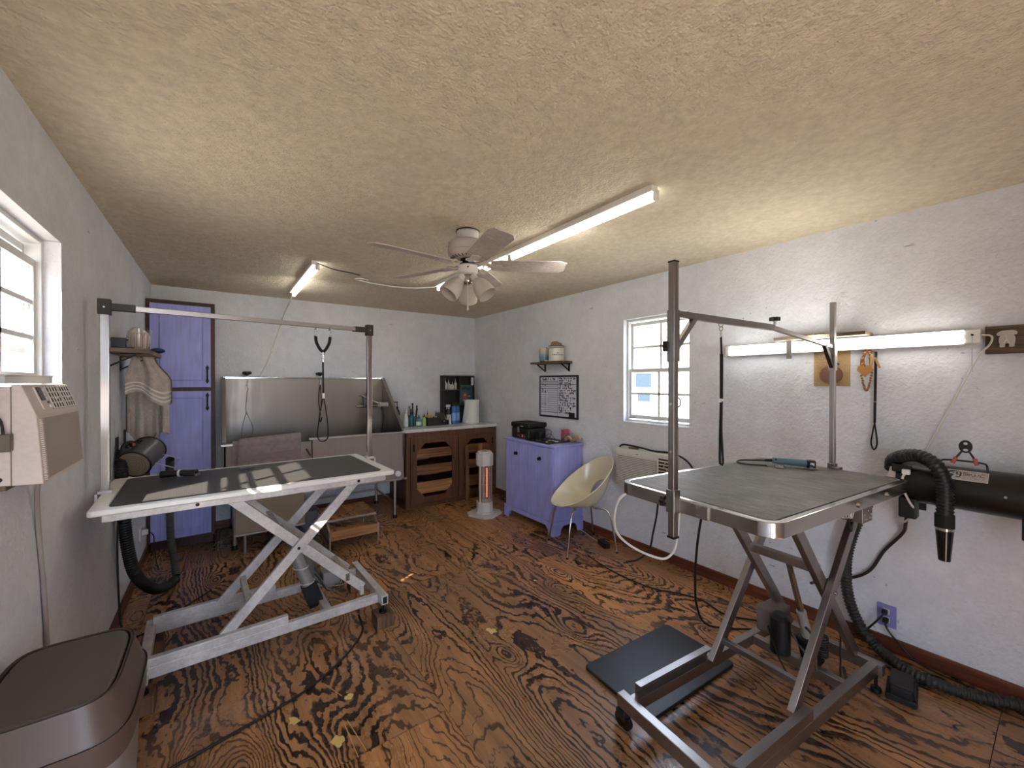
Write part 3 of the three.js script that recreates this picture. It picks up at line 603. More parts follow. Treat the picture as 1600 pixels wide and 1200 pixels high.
{
  const p = localPoint(LT, 0.355, 1.84, -0.098);
  const t = thing('grooming_loop', 'black grooming loop with padded forked strap on the white table bar', 'leash', [p.x, 0, p.z], LT.turn);
  for (const s of [-1, 1]) {
    mesh('snap_hook', [tor(0.013, 0.0022, s * 0.043, 1.842, 0, 'x'), tor(0.009, 0.002, s * 0.042, 1.822, 0, 'z'), rod(V(s * 0.042, 1.817, 0), V(s * 0.043, 1.790, 0), 0.005, 0.005), tor(0.01, 0.002, s * 0.043, 1.782, 0, 'z')], M.chrome, t);
    mesh('padded_strap', tube([[s * 0.043, 1.777, 0], [s * 0.038, 1.744, 0], [s * 0.02, 1.706, 0], [s * 0.006, 1.688, 0]], 0.0095, 24, 10), M.blackMatte, t);
  }
  mesh('swivel', [tor(0.014, 0.003, 0, 1.682, 0, 'z'), cyl(0.006, 0.006, 0.05, 0, 1.658, 0), tor(0.009, 0.0025, 0, 1.639, 0, 'z'), cyl(0.008, 0.008, 0.016, 0, 1.628, 0)], M.chrome, t);
  mesh('cord', [rod(V(0, 1.628, 0), V(0.002, 1.408, 0), 0.0055), tube([[0.002, 1.401, 0], [-0.012, 1.326, 0], [-0.03, 1.199, 0.0], [-0.034, 1.140, 0], [-0.018, 1.111, 0], [0.004, 1.106, 0], [0.024, 1.121, 0], [0.03, 1.169, 0], [0.018, 1.304, 0], [0.002, 1.401, 0]], 0.0038, 70, 6)].map((g) => g), M.blackMatte, t);
  mesh('slider', box(0.014, 0.035, 0.012, 0.002, 1.401, 0, 0.003), M.white, t);
}

// clippers and small things on the tables
{
  const p = localPoint(LT, -0.36, LT.top + 0.002, -0.17);
  const t = thing('clipper', 'black cordless clipper with a white band lying on the ribbed mat', 'clipper', [p.x, p.y, p.z], -0.35);
  mesh('body', [fin(aim(new THREE.CylinderGeometry(0.019, 0.023, 0.11, 20).rotateX(Math.PI / 2).scale(1, 0.85, 1).translate(0, 0, 0.055), V(-0.09, 0.022, 0), V(0.02, 0.026, 0)))], M.black, t);
  mesh('band', fin(aim(new THREE.CylinderGeometry(0.0235, 0.0235, 0.01, 20).rotateX(Math.PI / 2).scale(1, 0.88, 1), V(-0.005, 0.025, 0), V(0.1, 0.03, 0))), M.white, t);
  mesh('head', [box(0.062, 0.032, 0.046, 0.045, 0.024, 0, 0.008)], M.black, t);
  mesh('blade', [box(0.012, 0.008, 0.044, 0.08, 0.012, 0, 0.001), box(0.02, 0.003, 0.044, 0.074, 0.019, 0, 0.001)], M.steel, t);
  mesh('hanging_ring', tor(0.008, 0.0018, -0.1, 0.026, 0, 'z'), M.steel, t);
}
single('comb_guard', [move(box(0.075, 0.008, 0.03, 0, 0.006, 0, 0.003), ...localPoint(LT, -0.05, LT.top, -0.22).toArray(), 0.2)], std(0x4f5566, 0.4), 'small blue grey clipper guard lying on the ribbed mat', 'clipper guard');
{
  const p = V(2.45, RT.top + 0.002, -0.87);
  const t = thing('clipper', 'teal corded clipper lying on the grey rubber table top', 'clipper', [p.x, p.y, p.z], -66 * D2R);
  mesh('body', fin(aim(new THREE.CylinderGeometry(0.0215, 0.018, 0.15, 22).rotateX(Math.PI / 2).scale(1, 0.92, 1).translate(0, 0, 0.075), V(-0.09, 0.028, 0), V(0.06, 0.026, 0))), std(0x54737c, 0.45), t);
  mesh('head', box(0.04, 0.042, 0.042, 0.078, 0.024, 0, 0.007), M.blackGloss, t);
  mesh('emblem', [box(0.012, 0.01, 0.002, 0.08, 0.028, 0.0212), box(0.004, 0.014, 0.002, 0.088, 0.026, 0.0212)], M.white, t);
  mesh('switch', cyl(0.005, 0.005, 0.004, -0.075, 0.036, 0.016, 'z', 10), M.black, t);
  mesh('strain_relief', rod(V(-0.09, 0.028, 0), V(-0.125, 0.024, 0), 0.009, 0.006), M.blackMatte, t);
  mesh('cord', tube([[-0.122, 0.024, 0], [-0.18, 0.02, 0.0], [-0.24, 0.012, -0.01], [-0.255, 0.007, 0.03], [-0.22, 0.006, 0.06], [-0.12, 0.006, 0.055]], 0.0045, 40, 8), M.cord, t);
}
[[2.385, -0.905, 'small steel clipper blade under the cord end of the teal clipper', 0.4], [2.475, -0.795, 'small steel clipper blade in front of the teal clipper head', 0.9]].forEach(([x, z, l, a]) => {
  const t = thing('clipper_attachment', l, 'clipper blade', [x, RT.top + 0.002, z], a);
  mesh('plate', box(0.045, 0.006, 0.036, 0, 0.004, 0, 0.002), M.steel, t);
  mesh('cutter', [box(0.03, 0.006, 0.03, 0, 0.01, 0, 0.002), box(0.045, 0.002, 0.006, 0, 0.0075, 0.018)], M.chrome, t);
});

// ================================================================ left wall and back of the room
// ---- window air conditioner in the left window
let acLeft, dryerLeft;
{
  const t = acLeft = thing('air_conditioner', 'white window air conditioner with louvred vents under the left window', 'air conditioner', [XL, 1.2, -1.865]);
  const X = (x) => x - XL, w = 0.205;
  const prof = (pts, z0, z1, b = 0.003) => move(ext(pts, z1 - z0, b), 0, 0, z0);
  mesh('case', [prof([[X(-0.95), 0.0], [X(-0.452), 0.012], [X(-0.452), 0.278], [X(-0.95), 0.266]], -w + 0.004, w - 0.004)], M.acWhite, t);
  mesh('front_cover', [prof([[X(-0.45), 0.012], [X(-0.392), 0.01], [X(-0.404), 0.198], [X(-0.432), 0.282], [X(-0.45), 0.283]], -w, w)], M.acWhite, t);
  mesh('bottom_pan', prof([[X(-0.95), -0.012], [X(-0.46), 0.0], [X(-0.46), 0.014], [X(-0.95), 0.003]], -w + 0.002, w - 0.002), std(0x6b5a48, 0.7), t);
  // filter grille: fine slats over the lower front
  const fx = (y) => lerp(X(-0.392), X(-0.404), (y - 0.01) / 0.188) + 0.002;
  const grille = mesh('filter_grille', bar(V(fx(0.02), 0.02, 0), V(fx(0.188), 0.188, 0), 0.36, 0.003, 0, V(1, 0, 0)), M.filter, t);
  mesh('grille_edge', [...Array.from({ length: 30 }, (_, i) => { const y = 0.02 + i * 0.0057; return box(0.006, 0.0032, 0.012, fx(y) + 0.001, y, 0.186); })], M.acWhite, grille);
  // slanted upper front: display, buttons and two louvred outlets
  const sl = (k, z, d = 0) => { const p = V(lerp(X(-0.404), X(-0.432), k), lerp(0.198, 0.282, k), z), n = V(0.084, 0.028, 0).normalize(); return p.addScaledVector(n, d); };
  const plate = (k0, k1, z, wid, th, d) => bar(sl(k0, z, d), sl(k1, z, d), wid, th, 0, V(1, 0.33, 0));
  const cp = mesh('control_panel', plate(0.16, 0.92, 0.09, 0.085, 0.003, 0.001), std(0xd6ccc6, 0.5), t);
  mesh('display', plate(0.45, 0.9, 0.107, 0.032, 0.003, 0.003), std(0x231e1f, 0.25), cp);
  for (let i = 0; i < 5; i++) mesh('button', plate(0.2 + 0.14 * i, 0.27 + 0.14 * i, 0.072 + (i % 2) * 0.006, 0.012, 0.004, 0.003), i === 1 ? M.black : M.white, cp);
  for (const zc of [-0.005, -0.125]) {
    const v = mesh('vent', plate(0.12, 0.95, zc, 0.108, 0.003, 0.001), M.acDark, t);
    for (let i = 0; i < 5; i++) mesh('louvre', plate(0.13 + 0.19 * i, 0.165 + 0.19 * i, zc, 0.108, 0.0015, 0.0033), M.white, v);
    for (let i = 0; i < 5; i++) mesh('louvre_bar', bar(sl(0.12, zc - 0.052 + 0.026 * i, 0.0033), sl(0.95, zc - 0.052 + 0.026 * i, 0.0033), 0.0045, 0.0015, 0, V(1, 0.33, 0)), M.white, v);
    mesh('vent_tab', (() => { const p = sl(0.5, zc, 0.004); return box(0.006, 0.008, 0.016, p.x, p.y, p.z, 0.003); })(), M.white, v);
  }
  // printed notice and a screw on the near side of the case
  const notice = canvasTexture(256, 512, (c, W, H) => {
    c.fillStyle = '#ddd0c8'; c.fillRect(0, 0, W, H); c.strokeStyle = '#4b423e';
    for (let col = 0; col < 5; col++) for (let k = 0; k < 60; k++) { const x = 26 + col * 48; let y = 16 + k * 8; if (k === 28) continue; c.lineWidth = 3; if (hash2(col, k, 88) > -0.7) { c.beginPath(); c.moveTo(x, y); c.lineTo(x + hash2(k, col, 89) * 2, y + 5); c.stroke(); } if (hash2(col, k, 90) > -0.3) { c.beginPath(); c.moveTo(x + 12, y); c.lineTo(x + 12, y + 4.5); c.stroke(); } }
    c.fillStyle = '#a8604e'; c.fillRect(4, 400, 40, 60);
  });
  mesh('notice', move(fin(new THREE.PlaneGeometry(0.085, 0.2)), X(-0.515), 0.15, w - 0.0034), std(0xffffff, 0.7, 0, { map: notice }), t, true);
  mesh('screw', [cyl(0.006, 0.006, 0.004, X(-0.472), 0.03, w - 0.003, 'z', 12), cyl(0.006, 0.006, 0.004, X(-0.5), 0.032, w - 0.003, 'z', 12)], M.iron, t);
}
single('sealing_strip', [b6(-0.52, -0.488, 1.486, 1.509, -2.16, -1.76, 0.002), b6(-0.525, -0.483, 1.509, 1.512, -2.15, -1.76, 0.001)], M.windowWhite, 'white sealing strip lying on top of the left air conditioner', 'strip');
{
  const t = thing('plug_adapter', 'olive plug box dangling on a wire beside the left air conditioner', 'plug', [-0.458, 1.33, -1.64]);
  mesh('housing', box(0.03, 0.046, 0.022, 0, 0, 0, 0.003), std(0x6a6152, 0.6), t);
  mesh('wire', tube([[0, 0.023, 0], [-0.005, 0.06, 0], [-0.03, 0.1, 0], [-0.04, 0.15, -0.005]], 0.003, 20, 6), M.cord, t);
  mesh('cap', box(0.024, 0.05, 0.018, -0.022, 0.12, 0, 0.005), std(0x4a2f22, 0.6), t);
}
mesh('power_cord', tube([[-0.46, 1.205, -1.95], [-0.49, 1.15, -2.02], [-0.505, 1.02, -2.08], [-0.506, 0.8, -2.13], [-0.505, 0.55, -2.165], [-0.5, 0.3, -2.16], [-0.495, 0.02, -2.1]], 0.007, 60, 8).translate(-acLeft.position.x, -acLeft.position.y, -acLeft.position.z), std(0x9d8f88, 0.6), acLeft);

// ---- bin in the near left corner
{
  const t = thing('trash_can', 'dark brown plastic bin with swing lid in the near left corner', 'trash can', [-0.352, 0, -1.622], 0);
  const body = (y0, y1, w0, d0, w1, d1, r, n = 10) => {     // rounded tapering box
    const rings = [], S = 40;
    for (let k = 0; k <= n; k++) { const f = k / n; const w = lerp(w0, w1, f), d = lerp(d0, d1, f), row = []; for (let i = 0; i < S; i++) { const a = i / S * Math.PI * 2, e = 0.42; const cx = Math.sign(Math.cos(a)) * Math.pow(Math.abs(Math.cos(a)), e) * w / 2, cz = Math.sign(Math.sin(a)) * Math.pow(Math.abs(Math.sin(a)), e) * d / 2; row.push(V(cx, lerp(y0, y1, f), cz)); } rings.push(row); }
    return (u, v) => { const i = Math.round(u * S) % S, k = Math.round(v * n); return rings[k][i]; };
  };
  mesh('bin_body', slab(body(0.004, 0.6, 0.25, 0.36, 0.3, 0.43), 40, 10, 0.006, true), std(0x8a8480, 0.45), t);
  mesh('bin_bottom', box(0.22, 0.008, 0.33, 0, 0.008, 0, 0.003), std(0x6c6662, 0.5), t);
  mesh('lid_skirt', [slab(body(0.53, 0.6, 0.318, 0.45, 0.322, 0.456), 40, 4, 0.008, true), slab(body(0.595, 0.69, 0.314, 0.446, 0.262, 0.392), 40, 6, 0.008, true)], std(0x5c4a40, 0.42), t);
  const lid = new THREE.Shape(); for (let i = 0; i < 48; i++) { const a = i / 48 * Math.PI * 2; lid[i ? 'lineTo' : 'moveTo'](Math.sign(Math.cos(a)) * Math.pow(Math.abs(Math.cos(a)), 0.4) * 0.122, Math.sign(Math.sin(a)) * Math.pow(Math.abs(Math.sin(a)), 0.4) * 0.187); }
  mesh('swing_flap', move(ext(lid, 0.02, 0.006), 0, 0.672, 0, 0, -Math.PI / 2), std(0x554a41, 0.5), t);
}

// ---- shelf high on the left wall, with its jar, box and brush
{
  const t = thing('wall_shelf', 'small grey wooden shelf on black iron brackets on the left wall', 'shelf', [XL, 1.655, -3.4]);
  mesh('board', b6(0.004, 0.188, 0, 0.026, -0.34, 0.29, 0.003), M.shelfWood, t);
  for (const z of [0.25, -0.18]) mesh('bracket', [box(0.006, 0.09, 0.022, 0.003, -0.047, z, 0.001), box(0.15, 0.005, 0.022, 0.077, -0.0025, z, 0.001), bar(V(0.008, -0.082, z), V(0.13, -0.008, z), 0.016, 0.008, 0.001), cyl(0.004, 0.004, 0.003, 0.007, -0.075, z, 'x', 8)], M.iron, t);
}
{
  const t = thing('glass_jar', 'clear glass jar full of cotton swabs on the left wall shelf', 'jar', [-0.392, 1.682, -3.33]);
  mesh('jar', lathe([[0, 0.002], [0.048, 0.002], [0.052, 0.008], [0.058, 0.1], [0.062, 0.128], [0.059, 0.128], [0.055, 0.1], [0.049, 0.012], [0, 0.008]], 0, 0, 0, 28), M.jarGlass, t);
  const sw = [];
  for (let i = 0; i < 46; i++) { const a = rnd() * 6.28, r = Math.sqrt(rnd()) * 0.042, h = 0.092 + rnd() * 0.02; sw.push(rod(V(Math.cos(a) * r, 0.012, Math.sin(a) * r), V(Math.cos(a) * r * 1.1, h, Math.sin(a) * r * 1.1), 0.0032, 0.0045, 6)); }
  const swabs = mesh('cotton_swabs', sw, std(0xd8c6bb, 0.9), t); swabs.userData.kind = 'stuff';
}
single('plastic_bag', slab((u, v) => { const a = u * Math.PI * 2, y = v; const r = (0.055 + 0.008 * Math.sin(a * 5 + y * 4)) * Math.pow(Math.sin(Math.PI * (0.08 + 0.88 * y)), 0.5); return V(-0.42 + r * Math.cos(a), 1.684 + 0.152 * y, -3.5 + r * Math.sin(a)); }, 36, 12, 0.002, true), std(0xcfc9c2, 0.35), 'rounded pale plastic bag behind the swab jar on the left shelf', 'bag');
{
  const t = thing('black_box', 'small black metal box on the near end of the left shelf', 'box', [-0.462, 1.682, -3.19], 0.1);
  mesh('body', box(0.062, 0.058, 0.07, 0, 0.03, 0, 0.003), std(0x1b1d24, 0.45), t);
  mesh('pin', cyl(0.004, 0.004, 0.08, 0, 0.05, 0.0, 'x', 8), M.iron, t);
  mesh('foot_tray', box(0.09, 0.006, 0.08, 0.02, 0.004, 0, 0.002), std(0x22242c, 0.5), t);
}
{
  const t = thing('brush', 'dark blue oval brush at the far end of the left shelf', 'brush', [-0.352, 1.682, -3.62], 0.5);
  mesh('head', sph(0.03, 0.02, 0.02, 0, 1.35, 0.6, 0.9), std(0x1d2c5c, 0.5), t);
  mesh('handle', rod(V(-0.02, 0.018, 0), V(-0.11, 0.012, 0), 0.009, 0.007), std(0x1d2c5c, 0.5), t);
}
// towel hanging from the shelf: a gathered sheet with thickness, its hem falling in folds
{
  const t = thing('towel', 'beige towel hanging in folds below the left wall shelf', 'towel', [-0.40, 0, -3.62]);
  const sheet = (x0, x1, top, bot, zoff, ph, amp) => slab((u, v) => {
    const g = smooth(0, 0.55, v), w = lerp(0.055, (x1 - x0) / 2, g), cx = lerp(0.0, (x0 + x1) / 2, g);
    const fold = Math.sin(u * 11 + ph + v * 1.2) * amp * (0.35 + 0.65 * v) + Math.sin(u * 23 + ph * 2) * amp * 0.25;
    return V(cx + (u - 0.5) * 2 * w, lerp(top, bot + 0.05 * Math.sin(u * 5 + ph), v) - 0.02 * Math.abs(u - 0.5) * (1 - v), zoff + fold);
  }, 40, 36, 0.009);
  mesh('front_fold', sheet(-0.085, 0.14, 1.665, 1.38, 0.05, 0.6, 0.022), M.towelBeige, t);
  mesh('inner_fold', sheet(-0.09, 0.07, 1.66, 1.12, 0.0, 2.1, 0.026), M.towelBeige, t);
  mesh('rear_fold', sheet(-0.02, 0.12, 1.655, 1.1, -0.045, 3.9, 0.02), M.towelBeige, t);
  const bandAt = (v0, d) => slab((u, v) => { const vv = v0 + v * 0.035; const g = smooth(0, 0.55, vv), w = lerp(0.055, 0.1125, g), cx = lerp(0, 0.0275, g); const fold = Math.sin(u * 11 + 0.6 + vv * 1.2) * 0.022 * (0.35 + 0.65 * vv) + Math.sin(u * 23 + 1.2) * 0.0055; return V(cx + (u - 0.5) * 2 * w, lerp(1.665, 1.38 + 0.05 * Math.sin(u * 5 + 0.6), vv) - 0.02 * Math.abs(u - 0.5) * (1 - vv), 0.05 + fold + d); }, 40, 2, 0.004);
  mesh('woven_band', [bandAt(0.72, 0.005), bandAt(0.82, 0.005), bandAt(0.9, 0.005)], M.towelBand, t);
}
// ---- cylinder dryer on a wall arm, with its two hoses
{
  const t = dryerLeft = thing('pet_dryer', 'grey cylinder pet dryer with dusty round filter behind the white table', 'dryer', [-0.392, 1.0, -3.42]);
  const back = V(0.3, 0.36, -0.88).normalize();
  const L = 0.19, P0 = V(-0.03, -0.012, 0.06), P1 = P0.clone().addScaledVector(back, L);
  mesh('housing', rod(P0, P1, 0.084, 0.084, 36), std(0x6d6c70, 0.35, 0.6), t);
  mesh('end_ring', [fin(aim(new THREE.TorusGeometry(0.084, 0.006, 8, 40), P0, P1)), fin(aim(new THREE.TorusGeometry(0.084, 0.005, 8, 40), P1, P0))], M.black, t);
  const fl = mesh('filter_face', rod(P0.clone().addScaledVector(back, -0.006), P0, 0.078, 0.082, 36), std(0x8f8169, 0.9, 0, { bumpMap: terry, bumpScale: 0.002 }), t);
  mesh('filter_ring', [0.018, 0.032, 0.046, 0.06].map((r) => fin(aim(new THREE.TorusGeometry(r, 0.0014, 6, 36), P0.clone().addScaledVector(back, -0.007), P0.clone().addScaledVector(back, -0.1)))), std(0x776a55, 0.9), fl);
  mesh('handle', tube([P0.clone().add(V(-0.05, 0.075, -0.02)), P0.clone().add(V(-0.05, 0.115, -0.03)), P0.clone().add(V(-0.02, 0.125, -0.09)), P0.clone().add(V(0.0, 0.085, -0.11))].map((p) => p.toArray()), 0.011, 24, 8), M.black, t);
  mesh('red_switch', box(0.012, 0.02, 0.014, -0.035, 0.105, 0.02, 0.003), std(0xb5432c, 0.5), t);
  mesh('wall_arm', [bar(V(-0.118, 0.06, -0.03), V(-0.05, 0.02, -0.05), 0.03, 0.03), box(0.008, 0.2, 0.06, -0.117, 0.05, -0.03, 0.002), box(0.01, 0.12, 0.014, -0.075, 0.14, 0.02, 0.002)], M.iron, t);
  mesh('wire_prong', [rod(V(0.055, -0.015, 0.03), V(0.16, -0.062, 0.03), 0.0025), rod(V(0.075, 0.03, -0.05), V(0.185, -0.02, -0.05), 0.0025), rod(V(0.185, -0.02, -0.05), V(0.16, -0.062, 0.03), 0.002)], std(0xb9b4c4, 0.3, 0.9), t);
  mesh('underside_bracket', [box(0.03, 0.06, 0.05, -0.02, -0.115, 0.0, 0.004)], M.black, t);
}
mesh('hose', hose([[-0.4, 1.09, -3.47], [-0.45, 1.085, -3.42], [-0.475, 1.02, -3.38], [-0.478, 0.9, -3.37], [-0.47, 0.72, -3.37], [-0.46, 0.5, -3.4], [-0.43, 0.28, -3.46], [-0.36, 0.1, -3.62], [-0.3, 0.038, -3.78], [-0.265, 0.04, -3.86]], 0.033, 0.016, 0.006).translate(-dryerLeft.position.x, -dryerLeft.position.y, -dryerLeft.position.z), M.black, dryerLeft);
single('dryer_hose', hose([[-0.262, 0.045, -3.92], [-0.275, 0.12, -3.99], [-0.3, 0.3, -4.03], [-0.305, 0.55, -4.02], [-0.3, 0.8, -3.96], [-0.29, 0.93, -3.85]], 0.026, 0.015, 0.005), std(0x3b3836, 0.6), 'grey ribbed dryer hose standing up in front of the tall purple cabinet', 'hose');
mesh('power_cord', tube([[-0.47, 0.95, -3.3], [-0.49, 0.6, -3.32], [-0.485, 0.3, -3.3], [-0.47, 0.06, -3.28], [-0.44, 0.008, -3.22], [-0.38, 0.006, -3.2], [-0.2, 0.006, -3.42], [-0.05, 0.006, -3.6]], 0.005, 80, 8).translate(-dryerLeft.position.x, -dryerLeft.position.y, -dryerLeft.position.z), M.cord, dryerLeft);
{
  const t = thing('wall_outlet', 'white outlet with a plug low on the left wall by the tall cabinet', 'outlet', [XL, 0.28, -4.35]);
  mesh('plate', box(0.008, 0.11, 0.07, 0.004, 0, 0, 0.002), M.white, t);
  mesh('plug', box(0.04, 0.04, 0.035, 0.03, 0.01, 0, 0.006), M.white, t);
  mesh('lead', tube([[0.05, 0.01, 0], [0.08, -0.02, 0], [0.09, -0.15, 0.03], [0.12, -0.27, 0.1]], 0.004, 24, 6), M.cord, t);
}

// ---- tall purple cabinet in the back left corner
{
  const t = thing('tall_cabinet', 'tall purple two door cabinet with dark wooden frame in the back corner', 'cabinet', [-0.27, 0, -4.905]);
  const w = 0.24, F = 0.2, H = 2.215;
  mesh('carcass', [b6(-w, -w + 0.018, 0.08, H, -0.19, F), b6(w - 0.018, w, 0.08, H, -0.19, F), b6(-w, w, H - 0.018, H, -0.19, F), b6(-w, w, 0.08, 0.1, -0.19, F), b6(-w, w, 0.08, H, -0.19, -0.18)], M.frameWood, t);
  mesh('face_frame', [b6(-w, -w + 0.032, 0.08, H, F, F + 0.018, 0.002), b6(w - 0.034, w, 0.08, H, F, F + 0.018, 0.002), b6(-w + 0.032, w - 0.034, H - 0.036, H, F, F + 0.018, 0.002), b6(-w + 0.032, w - 0.034, 1.408, 1.442, F, F + 0.018, 0.002), b6(-w + 0.032, w - 0.034, 0.08, 0.1, F, F + 0.018, 0.002)], M.frameWood, t);
  mesh('plinth', b6(-w + 0.02, w - 0.02, 0, 0.08, -0.18, F - 0.04), M.frameWood, t);
  const door = (y0, y1, hy) => {
    const x0 = -w + 0.026, x1 = w - 0.03, m = 0.058;
    const d = mesh('door', [b6(x0, x1, y0, y1, F + 0.018, F + 0.03, 0.001), b6(x0, x0 + m, y0, y1, F + 0.03, F + 0.038, 0.002), b6(x1 - m, x1, y0, y1, F + 0.03, F + 0.038, 0.002), b6(x0 + m, x1 - m, y0, y0 + m, F + 0.03, F + 0.038, 0.002), b6(x0 + m, x1 - m, y1 - m, y1, F + 0.03, F + 0.038, 0.002), b6(x0 + m + 0.008, x1 - m - 0.008, y0 + m + 0.008, y1 - m - 0.008, F + 0.03, F + 0.037, 0.003)], M.purple, t);
    const hx = x1 - 0.026, hz = F + 0.038;
    mesh('handle', [tube([[hx, hy - 0.04, hz + 0.004], [hx, hy - 0.03, hz + 0.02], [hx, hy, hz + 0.026], [hx, hy + 0.03, hz + 0.02], [hx, hy + 0.04, hz + 0.004]], 0.006, 20, 8), ...[-1, 1].map((s) => move(ext([[0, 0.03], [0.013, 0.008], [0.009, -0.012], [0, -0.02], [-0.009, -0.012], [-0.013, 0.008]].map(([a, b]) => [a, b * s]).sort(() => 0), 0.004), hx, hy + s * 0.055, hz))], M.iron, d);
  };
  door(1.442, 2.178, 1.56);
  door(0.102, 1.408, 1.31);
}

// ---- stainless dog bath
const TUB = { x0: 0.03, x1: 1.665, zf: -4.35, zb: -5.075, rim: 0.945, top: 1.535 };
{
  const t = thing('dog_bath', 'stainless steel dog bath with high splash back and sloping sides', 'bathtub', [0.85, 0, -4.7]);
  const x0 = TUB.x0 - 0.85, x1 = TUB.x1 - 0.85, zf = TUB.zf + 4.7, zb = TUB.zb + 4.7, R = TUB.rim, T = TUB.top, fl = 0.66, B = 0.43;
  mesh('basin', [b6(x0 + 0.02, x1 - 0.02, fl - 0.02, fl, zb + 0.02, zf - 0.02), b6(x0 + 0.02, x1 - 0.02, fl, R, zb, zb + 0.018), b6(x0, x0 + 0.018, fl, R, zb, zf), b6(x1 - 0.018, x1, fl, R, zb, zf)], M.tubSteel, t);
  mesh('splash_back', [b6(x0, x1, R, T, zb, zb + 0.014, 0.002)], M.tubSteel, t);
  mesh('back_rail', [bar(V(x0, T, zb + 0.014), V(x1, T, zb + 0.014), 0.024, 0.022, 0.004)], M.chrome, t);
  const side = [[zb, R - 0.02], [zf - 0.02, R - 0.02], [zf - 0.02, R + 0.02], [zb + 0.05, T], [zb, T]];
  for (const [x, s] of [[x0, 1], [x1, -1]]) {
    const g = ext(side.map(([z, y]) => [-z, y]), 0.014); g.rotateY(Math.PI / 2);
    const sp = mesh('side_splash', move(g, s > 0 ? x : x - 0.014, 0, 0), M.tubSteel, t);
    mesh('side_edge', [bar(V(x + s * 0.007, T, zb + 0.045), V(x + s * 0.007, R + 0.015, zf - 0.015), 0.032, 0.014, 0.002, V(0, 1, 0.6))], M.steel, sp);
  }
  mesh('front_rim', b6(x0 - 0.02, x0 + 0.1, R - 0.022, R, zf - 0.03, zf + 0.008, 0.005), M.steel, t);
  mesh('front_rim', b6(x0 + 0.68, x1 + 0.012, R - 0.022, R, zf - 0.03, zf + 0.008, 0.005), M.steel, t);
  mesh('front_panel', [b6(x0 + 0.71, x1 - 0.005, B, R - 0.02, zf - 0.016, zf, 0.002)], M.tubPanel, t);
  mesh('front_panel', [b6(x0 + 0.0, x0 + 0.1, B, R - 0.02, zf - 0.016, zf, 0.002)], M.tubPanel, t);
  const d = mesh('entry_door', [b6(x0 + 0.11, x0 + 0.7, B + 0.06, R - 0.03, zf - 0.014, zf - 0.002, 0.002)], M.tubSteel, t);
  mesh('hinge', [0, 0.36].map((h) => b6(x0 + 0.075, x0 + 0.135, R - 0.14 - h, R - 0.07 - h, zf - 0.002, zf + 0.004, 0.001)), M.tubSteel, d);
  mesh('door_latch', rod(V(x0 + 0.655, R - 0.1, zf), V(x0 + 0.69, R - 0.17, zf + 0.03), 0.008), std(0x5a2f26, 0.5), d);
  mesh('lower_frame', [b6(x0, x1 + 0.03, B - 0.022, B, zf - 0.03, zf, 0.002), b6(x0, x1, B - 0.022, B, zb, zb + 0.03, 0.002), b6(x0, x0 + 0.03, B - 0.022, B, zb, zf, 0.002), b6(x1 - 0.03, x1, B - 0.022, B, zb, zf, 0.002)], M.steel, t);
  for (const [x, z] of [[x0 + 0.08, zf - 0.03], [x1 - 0.1, zf - 0.02], [x0 + 0.08, zb + 0.05], [x1 - 0.1, zb + 0.05]]) {
    const l = mesh('leg', cyl(0.017, 0.017, B - 0.035, x, (B - 0.02) / 2 + 0.02, z, 'y', 16), M.steel, t);
    mesh('foot', cyl(0.022, 0.024, 0.035, x, 0.0175, z, 'y', 16), M.black, l);
  }
  mesh('lower_stretcher', [bar(V(x1 - 0.1, 0.17, zb + 0.05), V(x1 - 0.1, 0.17, zf - 0.02), 0.02, 0.02), bar(V(x0 + 0.08, 0.17, zb + 0.05), V(x1 - 0.1, 0.17, zb + 0.05), 0.02, 0.02)], M.steel, t);
  mesh('drain_pipe', tube([[0.5, 0.64, -0.2], [0.5, 0.48, -0.2], [0.48, 0.37, -0.16], [0.4, 0.33, -0.12], [0.34, 0.4, -0.1], [0.3, 0.46, -0.12]], 0.032, 40, 14), std(0xb9b2a8, 0.5), t);
  // tap with its swivel spout, spray head on a hose
  const tp = mesh('tap', [rod(V(0.58, 1.2, zb + 0.02), V(0.58, 1.2, zb + 0.09), 0.014), cyl(0.014, 0.014, 0.26, 0.6, 1.2, zb + 0.075, 'x', 14), tube([[0.55, 1.2, zb + 0.09], [0.54, 1.28, zb + 0.12], [0.5, 1.33, zb + 0.2], [0.46, 1.33, zb + 0.24]], 0.007, 30, 10), rod(V(0.5, 1.335, zb + 0.2), V(0.68, 1.24, zb + 0.26), 0.007)], M.chrome, t);
  mesh('spray_head', [rod(V(0.68, 1.225, zb + 0.26), V(0.8, 1.22, zb + 0.22), 0.026, 0.03, 18), sph(0.03, 0.8, 1.22, zb + 0.22)], std(0xb9b6b2, 0.4), tp);
  mesh('spray_hose', [tube([[0.72, 1.2, zb + 0.25], [0.735, 1.08, zb + 0.27], [0.72, 0.9, zb + 0.28], [0.7, 0.7, zb + 0.28]], 0.011, 30, 10), tube([[0.6, 1.35, zb + 0.06], [0.605, 1.2, zb + 0.14], [0.62, 0.95, zb + 0.2], [0.63, 0.7, zb + 0.22]], 0.013, 30, 10)], M.black, tp);
  mesh('drain_knob', [cyl(0.03, 0.032, 0.02, 0.74, 0.485, zf + 0.012, 'z', 24), cyl(0.016, 0.018, 0.012, 0.74, 0.485, zf + 0.026, 'z', 20)], M.whiteGloss, t);
  mesh('panel_slot', box(0.004, 0.045, 0.014, x1 - 0.016, 1.4, zb + 0.18), M.white, t);
}
// tie-down loops screwed to the back rail of the bath
[[0.238, 'thin chain tie-down loop on a black knob, left end of the bath rail', 0], [0.937, 'black cord tie-down loop on a black knob, middle of the bath rail', 1]].forEach(([x, label, k]) => {
  const t = thing('tie_down_loop', label, 'leash', [x, TUB.top, TUB.zb + 0.016]);
